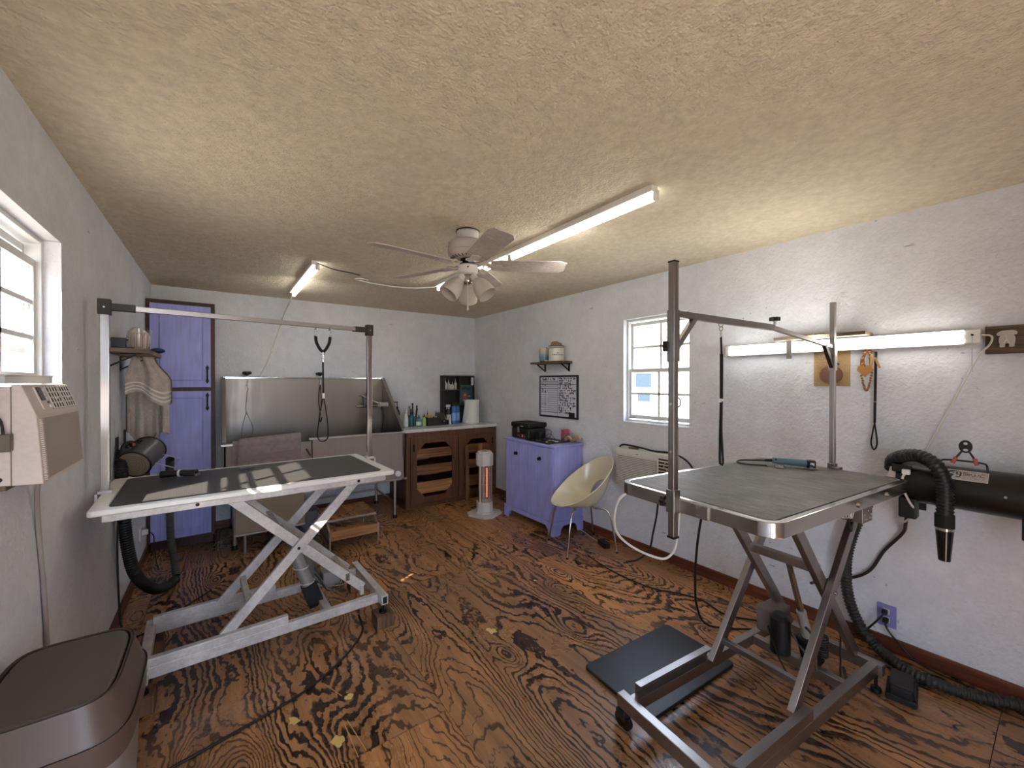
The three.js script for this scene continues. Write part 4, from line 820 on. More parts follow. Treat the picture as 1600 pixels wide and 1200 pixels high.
  const kn = mesh('knob', [cyl(0.014, 0.014, 0.02, 0, 0.024, 0.0, 'y', 12), ...[0, 1, 2, 3].map((i) => sph(0.021, 0.024 * Math.cos(i * 1.57 + 0.4), 0.05, 0.024 * Math.sin(i * 1.57 + 0.4), 1, 0.85, 1, 12)), cyl(0.024, 0.016, 0.03, 0, 0.045, 0, 'y', 12)], M.black, t);
  mesh('collar', cyl(0.016, 0.018, 0.01, 0, 0.016, 0), M.white, kn);
  if (k) {
    mesh('hook', [tor(0.012, 0.002, 0, -0.02, 0.018, 'x'), rod(V(0, -0.03, 0.018), V(0, -0.075, 0.018), 0.005)], M.steel, t);
    mesh('cord', [tube([[0, -0.075, 0.018], [-0.012, -0.16, 0.02], [-0.014, -0.28, 0.02], [0.004, -0.39, 0.02], [0.01, -0.28, 0.02], [0.008, -0.16, 0.02], [0, -0.08, 0.018]], 0.005, 60, 6), tube([[0.004, -0.4, 0.02], [-0.008, -0.45, 0.02], [0.002, -0.5, 0.02], [0.016, -0.45, 0.02]], 0.007, 24, 6)], M.blackMatte, t);
    mesh('slider', box(0.012, 0.03, 0.01, 0.004, -0.385, 0.022, 0.003), M.white, t);
  } else {
    mesh('chain', Array.from({ length: 8 }, (_, i) => tor(0.009, 0.002, 0.006 * Math.sin(i * 1.3), -0.02 - i * 0.017, 0.016, i % 2 ? 'x' : 'z', Math.PI * 2, 12)), M.steel, t);
    mesh('cord', [tube([[0, -0.15, 0.016], [-0.003, -0.22, 0.016], [-0.012, -0.3, 0.016], [-0.006, -0.36, 0.016]], 0.0025, 30, 6), tube([[-0.006, -0.36, 0.016], [-0.03, -0.45, 0.018], [-0.05, -0.6, 0.05], [-0.03, -0.62, 0.1], [0.03, -0.6, 0.08], [0.05, -0.52, 0.02], [0.0, -0.38, 0.016], [-0.006, -0.36, 0.016]], 0.0022, 60, 6)], std(0x4b4641, 0.6), t);
    mesh('bead', sph(0.007, -0.006, -0.36, 0.016), M.white, t);
  }
});
// towel over the entry door of the bath
{
  const t = thing('towel', 'folded mauve towel draped over the front of the steel bath', 'towel', [0.365, 0, -4.35]);
  const sheet = (dx, len, off, th) => slab((u, v) => {
    const x = (u - 0.5) * 0.49 + dx + 0.012 * Math.sin(v * 3), s = v * (len + 0.22) - 0.22;
    const lift = 0.018 * Math.sin(u * 7 + dx * 40) * Math.max(0, s) + 0.006 * Math.sin(u * 3.2 + 1);
    const r = 0.026 + off;
    if (s < 0) return V(x, TUB.rim + s - 0.012 + 0.026 * u, -0.032 - off + lift * 0.3);
    if (s < 0.06) { const a = s / 0.06 * Math.PI; return V(x, TUB.rim - 0.012 + Math.sin(a) * r + 0.026 * u, -Math.cos(a) * r); }
    return V(x, TUB.rim - 0.012 - (s - 0.06) + 0.026 * u, r + lift + 0.02 * (s - 0.06));
  }, 36, 48, th);
  mesh('under_layer', sheet(-0.035, 0.4, 0.002, 0.012), M.towelMauve, t);
  mesh('top_layer', sheet(0.01, 0.36, 0.02, 0.014), M.towelMauve, t);
  mesh('woven_band', [slab((u, v) => V((u - 0.5) * 0.488 + 0.012, TUB.rim - 0.115 - v * 0.045 + 0.026 * u, 0.052 + 0.018 * Math.sin(u * 7 + 0.4) * (0.16 + 0.04 * v) + 0.006 * Math.sin(u * 3.2 + 1) + 0.0045), 36, 3, 0.005)], M.towelMauveBand, t);
}
// folded ramp and step stool under the bath, a pail beside the ramp
{
  const t = thing('folding_ramp', 'tan board ramp with pale legs standing folded under the bath', 'ramp', [0.38, 0, -4.25]);
  mesh('board', bar(V(0, 0.17, 0.03), V(0, 0.62, -0.06), 0.54, 0.022, 0.003, V(0, 0, 1)), std(0x8d7c68, 0.7), t);
  mesh('board_edge', bar(V(-0.27, 0.168, 0.042), V(0.27, 0.168, 0.042), 0.03, 0.012, 0.002), M.steel, t);
  for (const x of [-0.2, 0.17]) mesh('leg', cyl(0.013, 0.013, 0.2, x, 0.1, 0.02, 'y', 14), M.steel, t);
}
single('pail', lathe([[0, 0.004], [0.085, 0.004], [0.1, 0.2], [0.105, 0.205], [0.1, 0.21], [0.094, 0.2], [0.08, 0.012], [0, 0.012]], 0.72, 0, -4.52, 32), std(0x8f939c, 0.4, 0.3), 'grey pail on the floor between the ramp and step stool', 'pail');
{
  const t = thing('step_stool', 'two tread wooden step stool with metal legs under the bath', 'step stool', [1.0, 0, -4.05]);
  mesh('top_tread', b6(-0.22, 0.22, 0.225, 0.245, -0.3, 0.12, 0.003), M.stainPly, t);
  mesh('tread_edge', b6(-0.222, 0.222, 0.222, 0.24, 0.12, 0.127, 0.002), M.steel, t);
  mesh('front_slat', b6(-0.205, 0.205, 0.085, 0.165, 0.205, 0.225, 0.003), M.paleSlat, t);
  mesh('lower_tread', b6(-0.205, 0.205, 0.145, 0.163, 0.1, 0.205, 0.003), M.stainPly, t);
  for (const [x, z] of [[-0.212, 0.215], [0.212, 0.215], [-0.212, -0.27], [0.212, -0.27]]) mesh('leg', box(0.016, z > 0 ? 0.17 : 0.225, 0.02, x, z > 0 ? 0.085 : 0.1125, z, 0.003), M.steel, t);
  for (const g of [bar(V(-0.212, 0.16, 0.21), V(-0.212, 0.215, 0.1), 0.012, 0.014), bar(V(0.212, 0.16, 0.21), V(0.212, 0.215, 0.1), 0.012, 0.014), bar(V(0.212, 0.1, -0.27), V(0.212, 0.1, 0.21), 0.012, 0.014), bar(V(-0.212, 0.1, -0.27), V(-0.212, 0.1, 0.21), 0.012, 0.014)]) mesh('side_rail', g, M.steel, t);
}
// cable from the ceiling tube down the back wall
{
  const t = thing('lamp_cable', 'white cable running from the ceiling tube down the back wall', 'cable', [0.5, 0, ZB]);
  mesh('cable', tube([[0.1, HC - 0.05, 0.5], [0.09, HC - 0.1, 0.42], [0.06, 2.18, 0.08], [0.045, 2.1, 0.02], [-0.02, 1.88, 0.012], [-0.06, 1.75, 0.012], [-0.14, 1.56, 0.012], [-0.17, 1.5, 0.012]], 0.006, 70, 8), M.whiteCord, t);
  mesh('inline_switch', box(0.022, 0.045, 0.02, -0.035, 1.84, 0.016, 0.006), M.white, t);
}
single('lamp_cable', tube([[1.67, HC - 0.025, -3.51], [1.45, HC - 0.045, -3.62], [1.2, HC - 0.03, -3.72], [1.05, HC - 0.015, -3.74], [0.98, HC - 0.012, -3.72], [1.0, HC - 0.014, -3.66], [1.08, HC - 0.012, -3.69]], 0.006, 60, 8), M.whiteCord, 'white cable sagging across the ceiling from the tube behind the fan', 'cable');
single('lamp_cable', tube([[0.615, HC - 0.02, -3.365], [0.72, HC - 0.035, -3.4], [0.88, HC - 0.02, -3.5], [0.98, HC - 0.008, -3.58]], 0.004, 40, 8), M.cord, 'thin dark cable leaving the ceiling tube above the bath', 'cable');

// ---- counter with slatted doors in the back right corner
const CT = { x0: 1.755, x1: 3.0, zf: -4.55, y: 0.935 };
{
  const t = thing('counter_cabinet', 'dark brown wooden counter cabinet with slatted octagon doors', 'cabinet', [2.38, 0, -4.82]);
  const x0 = CT.x0 - 2.38, x1 = CT.x1 - 2.38, zf = CT.zf + 4.82, zb = -0.26, H = 0.898;
  mesh('carcass', [b6(x0, x0 + 0.02, 0, H, zb, zf), b6(x1 - 0.02, x1, 0, H, zb, zf), b6(x0, x1, 0, H, zb, zb + 0.012), b6(x0, x1, 0.06, 0.08, zb, zf - 0.02), b6(x0, x1, H - 0.02, H, zb, zf)], M.cabinetWood, t);
  mesh('face_frame', [b6(x0, x0 + 0.07, 0, H, zf, zf + 0.02, 0.002), b6(x1 - 0.05, x1, 0, H, zf, zf + 0.02, 0.002), b6(x0 + 0.07, x1 - 0.05, H - 0.075, H, zf, zf + 0.02, 0.002), b6(x0 + 0.07, x1 - 0.05, 0, 0.07, zf, zf + 0.02, 0.002), b6(0.015, 0.075, 0.07, H - 0.075, zf, zf + 0.02, 0.002)], M.cabinetWood, t);
  const door = (a, b, open) => {
    const w = b - a, h0 = 0.055, h1 = H - 0.06, m = 0.075, c = 0.1;
    const hole = [[a + m, h0 + m + c], [a + m + c, h0 + m], [b - m - c, h0 + m], [b - m, h0 + m + c], [b - m, h1 - m - c], [b - m - c, h1 - m], [a + m + c, h1 - m], [a + m, h1 - m - c]];
    const d = mesh('door', move(ext([[a, h0], [b, h0], [b, h1], [a, h1]], 0.022, 0.003, [hole]), 0, 0, zf + 0.021), M.cabinetWood, t);
    [[0.165, 0.3, M.paleSlat], [0.39, 0.5, M.cabinetSlat], [0.585, 0.695, M.cabinetSlat]].forEach(([y0, y1, m2], i) => mesh('slat', b6(a + 0.04, b - 0.04, y0, y1, zf + 0.003, zf + 0.02, 0.002), open ? M.cabinetSlat : m2, d));
    return d;
  };
  const d1 = door(x0 + 0.05, 0.04, false), d2 = door(0.055, x1 - 0.03, true);
  mesh('pull', [move(ext([[0, 0.05], [0.012, 0.03], [0.008, 0], [0.012, -0.03], [0, -0.05], [-0.012, -0.03], [-0.008, 0], [-0.012, 0.03]], 0.006), x0 + 0.085, 0.72, zf + 0.043)], M.iron, d1);
  mesh('pull', [move(ext([[0, 0.05], [0.012, 0.03], [0.008, 0], [0.012, -0.03], [0, -0.05], [-0.012, -0.03], [-0.008, 0], [-0.012, 0.03]], 0.006), x1 - 0.07, 0.72, zf + 0.043)], M.iron, d2);
  mesh('dark_lining', [b6(x0 + 0.02, x1 - 0.02, 0.08, H - 0.02, zb + 0.012, zb + 0.02)], M.frameWood, t);
  for (const [x, y, c] of [[-0.4, 0.3, 0x6e6a74], [-0.25, 0.52, 0x55545c], [-0.38, 0.72, 0x7a7580]]) mesh('stored_box', box(0.22, 0.12, 0.16, x, y - 0.12, zf - 0.22, 0.004), std(c, 0.7), t);
}
single('loose_board', move(box(0.06, 0.7, 0.018, 0, 0.35, 0, 0.002), 2.735, 0.0, -4.478, 0, -0.03), M.paleBoard, 'pale board leaning upright against the right counter door', 'board');
single('loose_board', move(box(0.05, 0.68, 0.018, 0, 0.34, 0, 0.002), 2.53, 0.0, -4.462, 0, -0.03), M.brownBoard, 'brown board leaning upright between the two counter doors', 'board');
const marble = dataTexture(512, 512, (u, v) => {
  const w = tnoise(u * 4, v * 4, 4, 121) + 0.5 * tnoise(u * 9, v * 9, 9, 122), vein = 1 - smooth(0.0, 0.07, Math.abs(Math.sin((u * 2 + v + w * 0.45) * Math.PI)));
  const k = 1 - 0.28 * vein * (0.5 + 0.5 * tnoise(u * 6, v * 6, 6, 123)) + 0.03 * w;
  return [214 * k, 211 * k, 208 * k];
}, true, 0.7, 0.7);
single('worktop', b6(CT.x0 - 0.04, XR - 0.002, 0.898, CT.y, ZB + 0.002, CT.zf + 0.03, 0.004), std(0xffffff, 0.22, 0, { map: marble }), 'pale marbled worktop on the brown counter', 'worktop');

// bottles and boxes on the worktop
function bottle(label, x, z, h, r, color, cap, style, y = CT.y, category = 'bottle', name = 'bottle') {
  const t = thing(name, label, category, [x, y, z]);
  const hb = style === 'can' ? h * 0.86 : h * 0.68;
  const prof = style === 'can' ? [[0, 0], [r * 0.95, 0], [r, 0.005], [r, hb - 0.005], [r * 0.96, hb], [0, hb]] : [[0, 0], [r * 0.93, 0], [r, 0.006], [r, hb * 0.72], [r * 0.85, hb * 0.86], [r * 0.4, hb * 0.97], [r * 0.36, hb], [0, hb]];
  const b = mesh('body', lathe(prof, 0, 0, 0, 22), std(color, 0.35), t);
  if (style !== 'plain') mesh('label', lathe([[r + 0.0008, hb * 0.18], [r + 0.0008, hb * 0.62]], 0, 0, 0, 22), std(style === 'can' ? 0x7fa6e0 : 0xd9dedb, 0.6), b);
  if (style === 'can') mesh('cap', lathe([[r * 0.98, hb - 0.004], [r * 1.02, hb], [r * 1.02, h], [0, h]], 0, 0, 0, 22), std(cap, 0.5), t);
  else if (style === 'pump') mesh('pump', [cyl(r * 0.42, r * 0.42, h * 0.08, 0, hb + h * 0.03, 0), cyl(r * 0.13, r * 0.13, h * 0.18, 0, hb + h * 0.14, 0), box(r * 1.3, h * 0.04, r * 0.4, -r * 0.4, hb + h * 0.24, 0, 0.003)], std(cap, 0.4), t);
  else if (style === 'spray') mesh('trigger', [cyl(r * 0.4, r * 0.4, h * 0.08, 0, hb + h * 0.03, 0), box(r * 2.1, h * 0.11, r * 0.7, -r * 0.35, hb + h * 0.14, 0, 0.006), bar(V(-r * 0.8, hb + h * 0.12, 0), V(-r * 1.1, hb - h * 0.03, 0), 0.008, 0.01)], std(cap, 0.4), t);
  else mesh('nozzle', [cyl(r * 0.42, r * 0.46, h * 0.1, 0, hb + h * 0.05, 0), cyl(r * 0.08, r * 0.3, h * 0.22, 0, hb + h * 0.21, 0)], std(cap, 0.4), t);
  return t;
}
bottle('tall dark blue pump bottle at the back beside the bath', 1.815, -4.98, 0.33, 0.035, 0x27364f, 0x15130f, 'pump');
bottle('white lotion bottle with pump beside the bath on the worktop', 1.872, -4.84, 0.25, 0.032, 0xd8d8d2, 0xc9cbc8, 'pump');
bottle('dark teal shampoo bottle behind the white lotion bottle', 1.957, -4.88, 0.225, 0.042, 0x1e5b66, 0x1a1f20, 'plain');
bottle('small pale teal bottle with a label in front of the brush pot', 2.025, -4.8, 0.15, 0.033, 0x4f8b8f, 0x31514f, 'label');
bottle('light green bottle next to the black crate of bottles', 2.098, -4.8, 0.17, 0.025, 0x95b36a, 0x26332a, 'plain');
{
  const t = thing('brush_pot', 'pot of dark brushes standing behind the teal bottles', 'pot', [2.03, CT.y, -4.97]);
  mesh('pot', lathe([[0, 0], [0.04, 0], [0.045, 0.11], [0.042, 0.11], [0.037, 0.006], [0, 0.006]], 0, 0, 0, 20), std(0x6d7471, 0.5), t);
  [[0.02, 0.01, 0.24, 0x251a15], [-0.015, 0.012, 0.27, 0x1b1512], [0.0, -0.02, 0.22, 0xa09184], [0.03, -0.01, 0.2, 0x1c1c20], [-0.03, -0.01, 0.23, 0x86655c]].forEach(([x, z, h, c]) => mesh('brush', [rod(V(x * 0.6, 0.02, z * 0.6), V(x * 1.7, h, z * 1.6), 0.006, 0.008), sph(0.014, x * 1.7, h, z * 1.6, 0.8, 1.3, 0.8, 10)], std(c, 0.6), t));
}
{
  const t = thing('crate', 'black open crate of small bottles on the worktop', 'crate', [2.225, CT.y, -4.84]);
  mesh('crate', [b6(-0.09, 0.09, 0, 0.006, -0.07, 0.07), b6(-0.09, 0.09, 0, 0.105, 0.064, 0.07), b6(-0.09, 0.09, 0, 0.105, -0.07, -0.064), b6(-0.09, -0.084, 0, 0.105, -0.064, 0.064), b6(0.084, 0.09, 0, 0.105, -0.064, 0.064)], std(0x2a2420, 0.6), t);
}
[[-0.055, 0.02, 0.2, 0xd6b264], [-0.02, 0.025, 0.19, 0xcaa553], [0.005, -0.03, 0.21, 0xd9bd77], [0.04, 0.02, 0.16, 0xcfd2d2], [0.062, -0.025, 0.18, 0xb9bec2], [-0.05, -0.035, 0.19, 0xbfa45e]].forEach(([x, z, h, c], i) => bottle(['amber oil bottle at the left front of the black crate', 'amber oil bottle at the middle front of the black crate', 'pale amber bottle at the back of the black crate', 'clear bottle at the right front of the black crate', 'clear grey bottle at the right back of the black crate', 'dull yellow bottle at the left back of the black crate'][i], 2.225 + x, -4.84 + z, h, 0.016, c, i < 3 ? 0xd9c68e : 0x3a3633, 'plain', CT.y + 0.0065));
{
  const t = thing('bin_box', 'small black lidded tray with its lid propped open on the worktop', 'box', [2.372, CT.y, -4.84]);
  mesh('tray', [b6(-0.06, 0.06, 0, 0.006, -0.05, 0.05), b6(-0.06, 0.06, 0, 0.06, 0.044, 0.05), b6(-0.06, 0.06, 0, 0.06, -0.05, -0.044), b6(-0.06, -0.054, 0, 0.06, -0.05, 0.05), b6(0.054, 0.06, 0, 0.06, -0.05, 0.05)], M.black, t);
  mesh('lid', bar(V(0, 0.06, -0.05), V(0, 0.15, -0.085), 0.12, 0.006, 0.001, V(0, 0, 1)), std(0x3a3936, 0.5), t);
  mesh('latch', box(0.018, 0.014, 0.004, 0.0, 0.05, 0.052, 0.001), M.steel, t);
}
bottle('tiny yellow bottle between black tray and spray bottle', 2.45, -4.93, 0.12, 0.018, 0xb3a03a, 0xc7b13e, 'plain');
bottle('small white bottle in front of the spray bottle', 2.468, -4.82, 0.13, 0.018, 0xd8d6d0, 0xcfcdc8, 'plain');
bottle('dark spray bottle with white trigger before the black shelf unit', 2.492, -4.9, 0.29, 0.03, 0x352f3a, 0xd9d9d6, 'spray');
bottle('bright blue spray can with black cap, nearer of two', 2.545, -4.85, 0.275, 0.034, 0x3c6cb8, 0x141512, 'can', CT.y, 'spray can', 'spray_can');
bottle('darker blue spray can with black cap against the shelf unit', 2.615, -4.885, 0.27, 0.03, 0x2f5a96, 0x141512, 'can', CT.y, 'spray can', 'spray_can');
{
  const t = thing('paper_towel_roll', 'large white paper towel roll with a loose sheet on the worktop', 'paper towel', [2.79, CT.y, -4.8]);
  mesh('roll', lathe([[0.02, 0], [0.098, 0], [0.1, 0.004], [0.1, 0.31], [0.098, 0.314], [0.02, 0.314], [0.02, 0]], 0, 0, 0, 36), std(0xd9dbd6, 0.95), t);
  mesh('loose_sheet', slab((u, v) => { const a = 2.6 + u * 1.5, r = 0.103 + 0.035 * u * (1 - v) * (1 - v) + 0.004 * Math.sin(u * 9 + v * 6); return V(Math.cos(a) * r, 0.004 + 0.3 * v, Math.sin(a) * r); }, 18, 14, 0.0015), std(0xd9dbd6, 0.95), t);
}
// black shelf unit with white bottles and a bright packet
{
  const t = thing('shelf_unit', 'black open shelf unit standing on the worktop in the corner', 'shelf', [2.69, CT.y, -5.02]);
  const w = 0.235, h = 0.645, d = 0.065;
  mesh('carcass', [b6(-w, -w + 0.014, 0, h, -d, d), b6(w - 0.014, w, 0, h, -d, d), b6(-w, w, h - 0.014, h, -d, d), b6(-w, w, 0, 0.014, -d, d), b6(-w, w, 0, h, -d, -d + 0.008), b6(0.0, 0.014, 0, h, -d, d - 0.01)], std(0x2b2826, 0.6), t);
  mesh('shelf_board', b6(-w, 0.0, 0.442, 0.454, -d, d), std(0x4a4642, 0.6), t);
  mesh('shelf_board', b6(0.014, w, 0.235, 0.247, -d, d), std(0x4a4642, 0.6), t);
}
[[2.49, 0.16, 0.022, 'pump', 'tall white bottle on the left of the black shelf unit'], [2.545, 0.135, 0.018, 'plain', 'white pointed bottle, second from left on the black shelf'], [2.6, 0.105, 0.017, 'plain', 'small white pointed bottle, third on the black shelf'], [2.648, 0.15, 0.02, 'plain', 'cream pointed bottle on the right of the black shelf']].forEach(([x, h, r, st, l], i) => bottle(l, x, -5.0 - 0.008 * (i % 2), h, r, i === 3 ? 0xbfc09a : 0xd4d2cc, i === 3 ? 0xb9b58a : 0xdcdad4, st, CT.y + 0.454));
single('jar', lathe([[0, 0], [0.026, 0], [0.027, 0.05], [0.024, 0.058], [0.024, 0.07], [0, 0.07]], 2.557, CT.y + 0.454, -4.972, 20), std(0xd4cfc8, 0.4), 'small white tub at the front of the black shelf', 'tub');
{
  const t = thing('packet', 'teal packet with red print on the right of the black shelf unit', 'packet', [2.795, CT.y + 0.247, -4.985], 0);
  const art = canvasTexture(128, 192, (c, W, H) => {
    c.fillStyle = '#2c5557'; c.fillRect(0, 0, W, H); c.fillStyle = '#16262b';
    for (let i = 0; i < 9; i++) { c.beginPath(); c.ellipse(30 + i * 9, 36 + 8 * hash2(i, 1, 5), 7, 11, 0.4, 0, 7); c.fill(); }
    c.fillStyle = '#8f4a3c'; c.beginPath(); c.ellipse(52, 110, 24, 34, 0, 0, 7); c.fill(); c.fillStyle = '#c8836a'; c.beginPath(); c.ellipse(50, 100, 10, 12, 0, 0, 7); c.fill();
    c.fillStyle = '#2f3550'; c.fillRect(82, 80, 34, 60); c.fillStyle = '#c9cdc8'; c.fillRect(30, 146, 50, 14); c.fillRect(86, 110, 16, 8);
  });
  mesh('packet', [slab((u, v) => V((u - 0.5) * (0.19 + 0.02 * v), 0.002 + v * 0.265, 0.02 + 0.012 * Math.sin(u * Math.PI) * Math.sin(v * Math.PI) - 0.03 * v), 16, 16, 0.02)], std(0xffffff, 0.35, 0, { map: art }), t, true);
}
single('paper_slip', b6(2.865, 2.905, CT.y + 0.51, CT.y + 0.62, -4.954, -4.952), std(0xc9b9c4, 0.8), 'pale pink paper slip on the corner of the black shelf unit', 'paper');

// ================================================================ right side of the room
let acRight, wallLamp, forceDryer;
// ---- tower heater
{
  const t = thing('tower_heater', 'white octagonal tower heater with one glowing element', 'heater', [2.43, 0, -3.9], 0.45);
  const oct = (r, y0, y1, c = 0.38) => { const s = new THREE.Shape(); const k = r * c; [[r, k], [k, r], [-k, r], [-r, k], [-r, -k], [-k, -r], [k, -r], [r, -k]].forEach(([a, b], i) => s[i ? 'lineTo' : 'moveTo'](a, b)); return move(ext(s, y1 - y0, 0.004), 0, y0, 0, 0, -Math.PI / 2); };
  M.heater = std(0xcfc5c0, 0.5);
  mesh('base_plate', [move(ext([[-0.17, 0.1], [-0.1, 0.17], [0.1, 0.17], [0.17, 0.1], [0.17, -0.1], [0.1, -0.17], [-0.1, -0.17], [-0.17, -0.1]], 0.022, 0.004), 0, 0, 0, 0, -Math.PI / 2), oct(0.1, 0.02, 0.04)], M.heater, t);
  mesh('lower_housing', oct(0.088, 0.04, 0.15), M.heater, t);
  mesh('upper_housing', [oct(0.093, 0.555, 0.69), oct(0.078, 0.688, 0.71)], M.heater, t);
  mesh('top_dial', [cyl(0.02, 0.022, 0.018, 0, 0.718, 0, 'y', 18), box(0.06, 0.008, 0.012, 0, 0.712, 0.03)], std(0x8a8583, 0.5), t);
  mesh('rear_reflector', slab((u, v) => { const a = lerp(-0.15, Math.PI + 0.15, u); return V(Math.cos(a) * 0.07, 0.15 + v * 0.405, -Math.sin(a) * 0.07); }, 20, 2, 0.003), std(0xc4bdb9, 0.22, 0.9), t);
  mesh('guard_wire', [...Array.from({ length: 14 }, (_, i) => { const a = lerp(0.05, Math.PI - 0.05, i / 13); return rod(V(Math.cos(a) * 0.084, 0.145, Math.sin(a) * 0.084), V(Math.cos(a) * 0.084, 0.56, Math.sin(a) * 0.084), 0.0018, 0.0018, 6); }), ...[0.25, 0.35, 0.45].map((y) => move(fin(new THREE.TorusGeometry(0.084, 0.002, 6, 30, Math.PI).rotateX(Math.PI / 2)), 0, y, 0))], std(0xb3a9a6, 0.4, 0.5), t);
  mesh('side_post', [box(0.012, 0.41, 0.02, 0.086, 0.352, 0, 0.003), box(0.012, 0.41, 0.02, -0.086, 0.352, 0, 0.003)], M.heater, t);
  mesh('cold_element', cyl(0.006, 0.006, 0.38, -0.028, 0.352, 0.01, 'y', 12), std(0xbab3ad, 0.4), t);
  mesh('glowing_element', cyl(0.007, 0.007, 0.33, 0.03, 0.352, 0.012, 'y', 12), new THREE.MeshStandardMaterial({ color: 0x552014, emissive: 0xff8a5c, emissiveIntensity: 1.0 }), t);
  const l = new THREE.RectAreaLight(0xff6a3c, 1, 0.014, 0.33); l.name = 'element_light'; l.position.set(0.03, 0.352, 0.022); l.rotation.y = Math.PI; t.add(l);
}
// ---- purple cupboard and what stands on it
{
  const t = thing('cupboard', 'light purple two door cupboard with bracket feet by the right wall', 'cabinet', [2.81, 0, -3.34]);
  const xf = -0.19, xb = 0.19, z0 = -0.405, z1 = 0.405, H = 0.872;
  mesh('carcass', [b6(xf, xb, 0.12, H - 0.02, z0, z1, 0.004)], M.purple, t);
  mesh('top', [b6(xf - 0.014, xb + 0.002, H - 0.022, H, z0 - 0.014, z1 + 0.014, 0.006)], M.purple, t);
  for (const [a, b] of [[z0 + 0.012, -0.002], [0.002, z1 - 0.012]]) {
    const d = mesh('door', b6(xf - 0.01, xf, 0.135, H - 0.035, a, b, 0.003), M.purple, t);
    const kz = (a + b) / 2, ky = H - 0.15;
    const kn = mesh('knob', [cyl(0.013, 0.017, 0.016, xf - 0.026, ky, kz, 'x', 16), cyl(0.006, 0.006, 0.02, xf - 0.014, ky, kz, 'x', 10)], std(0x2a1d14, 0.4, 0.4), d);
    mesh('back_plate', [cyl(0.02, 0.02, 0.003, xf - 0.0115, ky, kz, 'x', 20)], std(0x4a3524, 0.4, 0.5), kn);
  }
  const feet = (len) => { const s = [[0, 0.13], [len, 0.13], [len, 0], [len - 0.075, 0], [len - 0.088, 0.055], [len - 0.12, 0.085], [0.12, 0.085], [0.088, 0.055], [0.075, 0], [0, 0]]; return s; };
  const front = ext(feet(z1 - z0 + 0.02), 0.018, 0.002); front.rotateY(-Math.PI / 2);
  const side1 = ext(feet(xb - xf + 0.01), 0.018, 0.002), side2 = side1.clone();
  mesh('plinth', [move(front, xf - 0.002, 0, z0 - 0.01), move(side1, xf - 0.01, 0, z1 - 0.004), move(side2, xf - 0.01, 0, z0 - 0.012)], M.purple, t);
}
{
  const t = thing('tool_case', 'black hard case with latches and red trim on the purple cupboard', 'case', [2.79, 0.872, -3.55]);
  mesh('body', box(0.25, 0.12, 0.31, 0, 0.062, 0, 0.02, 3), M.black, t);
  mesh('lid', [box(0.265, 0.055, 0.325, 0, 0.15, 0, 0.018, 3), ...[-0.1, -0.05, 0, 0.05, 0.1].map((z) => box(0.16, 0.012, 0.02, -0.02, 0.178, z, 0.004))], M.black, t);
  mesh('latch', [move(box(0.012, 0.06, 0.03, 0, 0, 0, 0.004), -0.13, 0.1, -0.02, 0, 0, 0.06)], std(0x9b9490, 0.4, 0.5), t);
  mesh('red_trim', [box(0.006, 0.03, 0.045, -0.127, 0.035, -0.02, 0.003), box(0.006, 0.036, 0.07, -0.127, 0.035, 0.06, 0.003)], std(0x8e2f24, 0.5), t);
  mesh('emblem', [box(0.004, 0.022, 0.014, -0.131, 0.035, 0.052, 0.001)], std(0xc9c0ba, 0.5), t);
  mesh('lid_glint_latch', box(0.012, 0.016, 0.05, -0.134, 0.14, 0.05, 0.004), std(0xa9a6a2, 0.3, 0.6), t);
}
{
  const t = thing('headset', 'coil of black cable with a round speaker beside the case', 'cable', [2.80, 0.872, -3.34]);
  mesh('ring', [tor(0.032, 0.011, -0.05, 0.05, 0.0, 'x'), cyl(0.024, 0.024, 0.014, -0.05, 0.05, 0.0, 'x', 20)], M.black, t);
  mesh('wire_coil', [tube([[-0.04, 0.05, 0.03], [0.02, 0.11, 0.05], [0.05, 0.1, 0.1], [0.02, 0.04, 0.11], [-0.03, 0.02, 0.12], [-0.05, 0.014, 0.16]], 0.0025, 40, 6), tube([[-0.03, 0.02, 0.04], [0.04, 0.07, 0.09], [0.05, 0.03, 0.15], [0.0, 0.016, 0.2], [-0.05, 0.013, 0.22]], 0.0025, 40, 6)], M.cord, t);
}
single('cutting_mat', b6(2.64, 2.93, 0.873, 0.879, -3.42, -3.04, 0.002), std(0x242628, 0.5), 'flat black mat on the purple cupboard top', 'mat');
{
  [[2.7, -3.2, 0x2e2d2e, 0.3], [2.76, -3.16, 0xb9b1a2, 1.1], [2.69, -3.13, 0xb59c6a, 0.7], [2.74, -3.1, 0x3a3a3d, 2.0], [2.8, -3.19, 0x8d8b88, 0.1], [2.68, -3.24, 0x56534e, 1.9], [2.78, -3.09, 0xc8c2b4, 2.4]].forEach(([x, z, c, a], i) => {
    single('small_tool', [move(mergeGeometries([box(0.05, 0.012, 0.014, 0, 0.006, 0, 0.003), cyl(0.009, 0.009, 0.012, 0.03, 0.006, 0)]), x, 0.879, z, a)], std(c, 0.4, i % 2 ? 0.6 : 0.1), ['dark clip, leftmost of the tools on the black mat', 'pale metal blade in the middle of the black mat', 'brass coloured tool at the front of the black mat', 'dark clip at the right front of the black mat', 'grey metal tool at the back of the black mat', 'brown grey tool at the left front of the black mat', 'cream tool at the right end of the black mat'][i], 'tool', 'small tools on the black mat');
  });
}
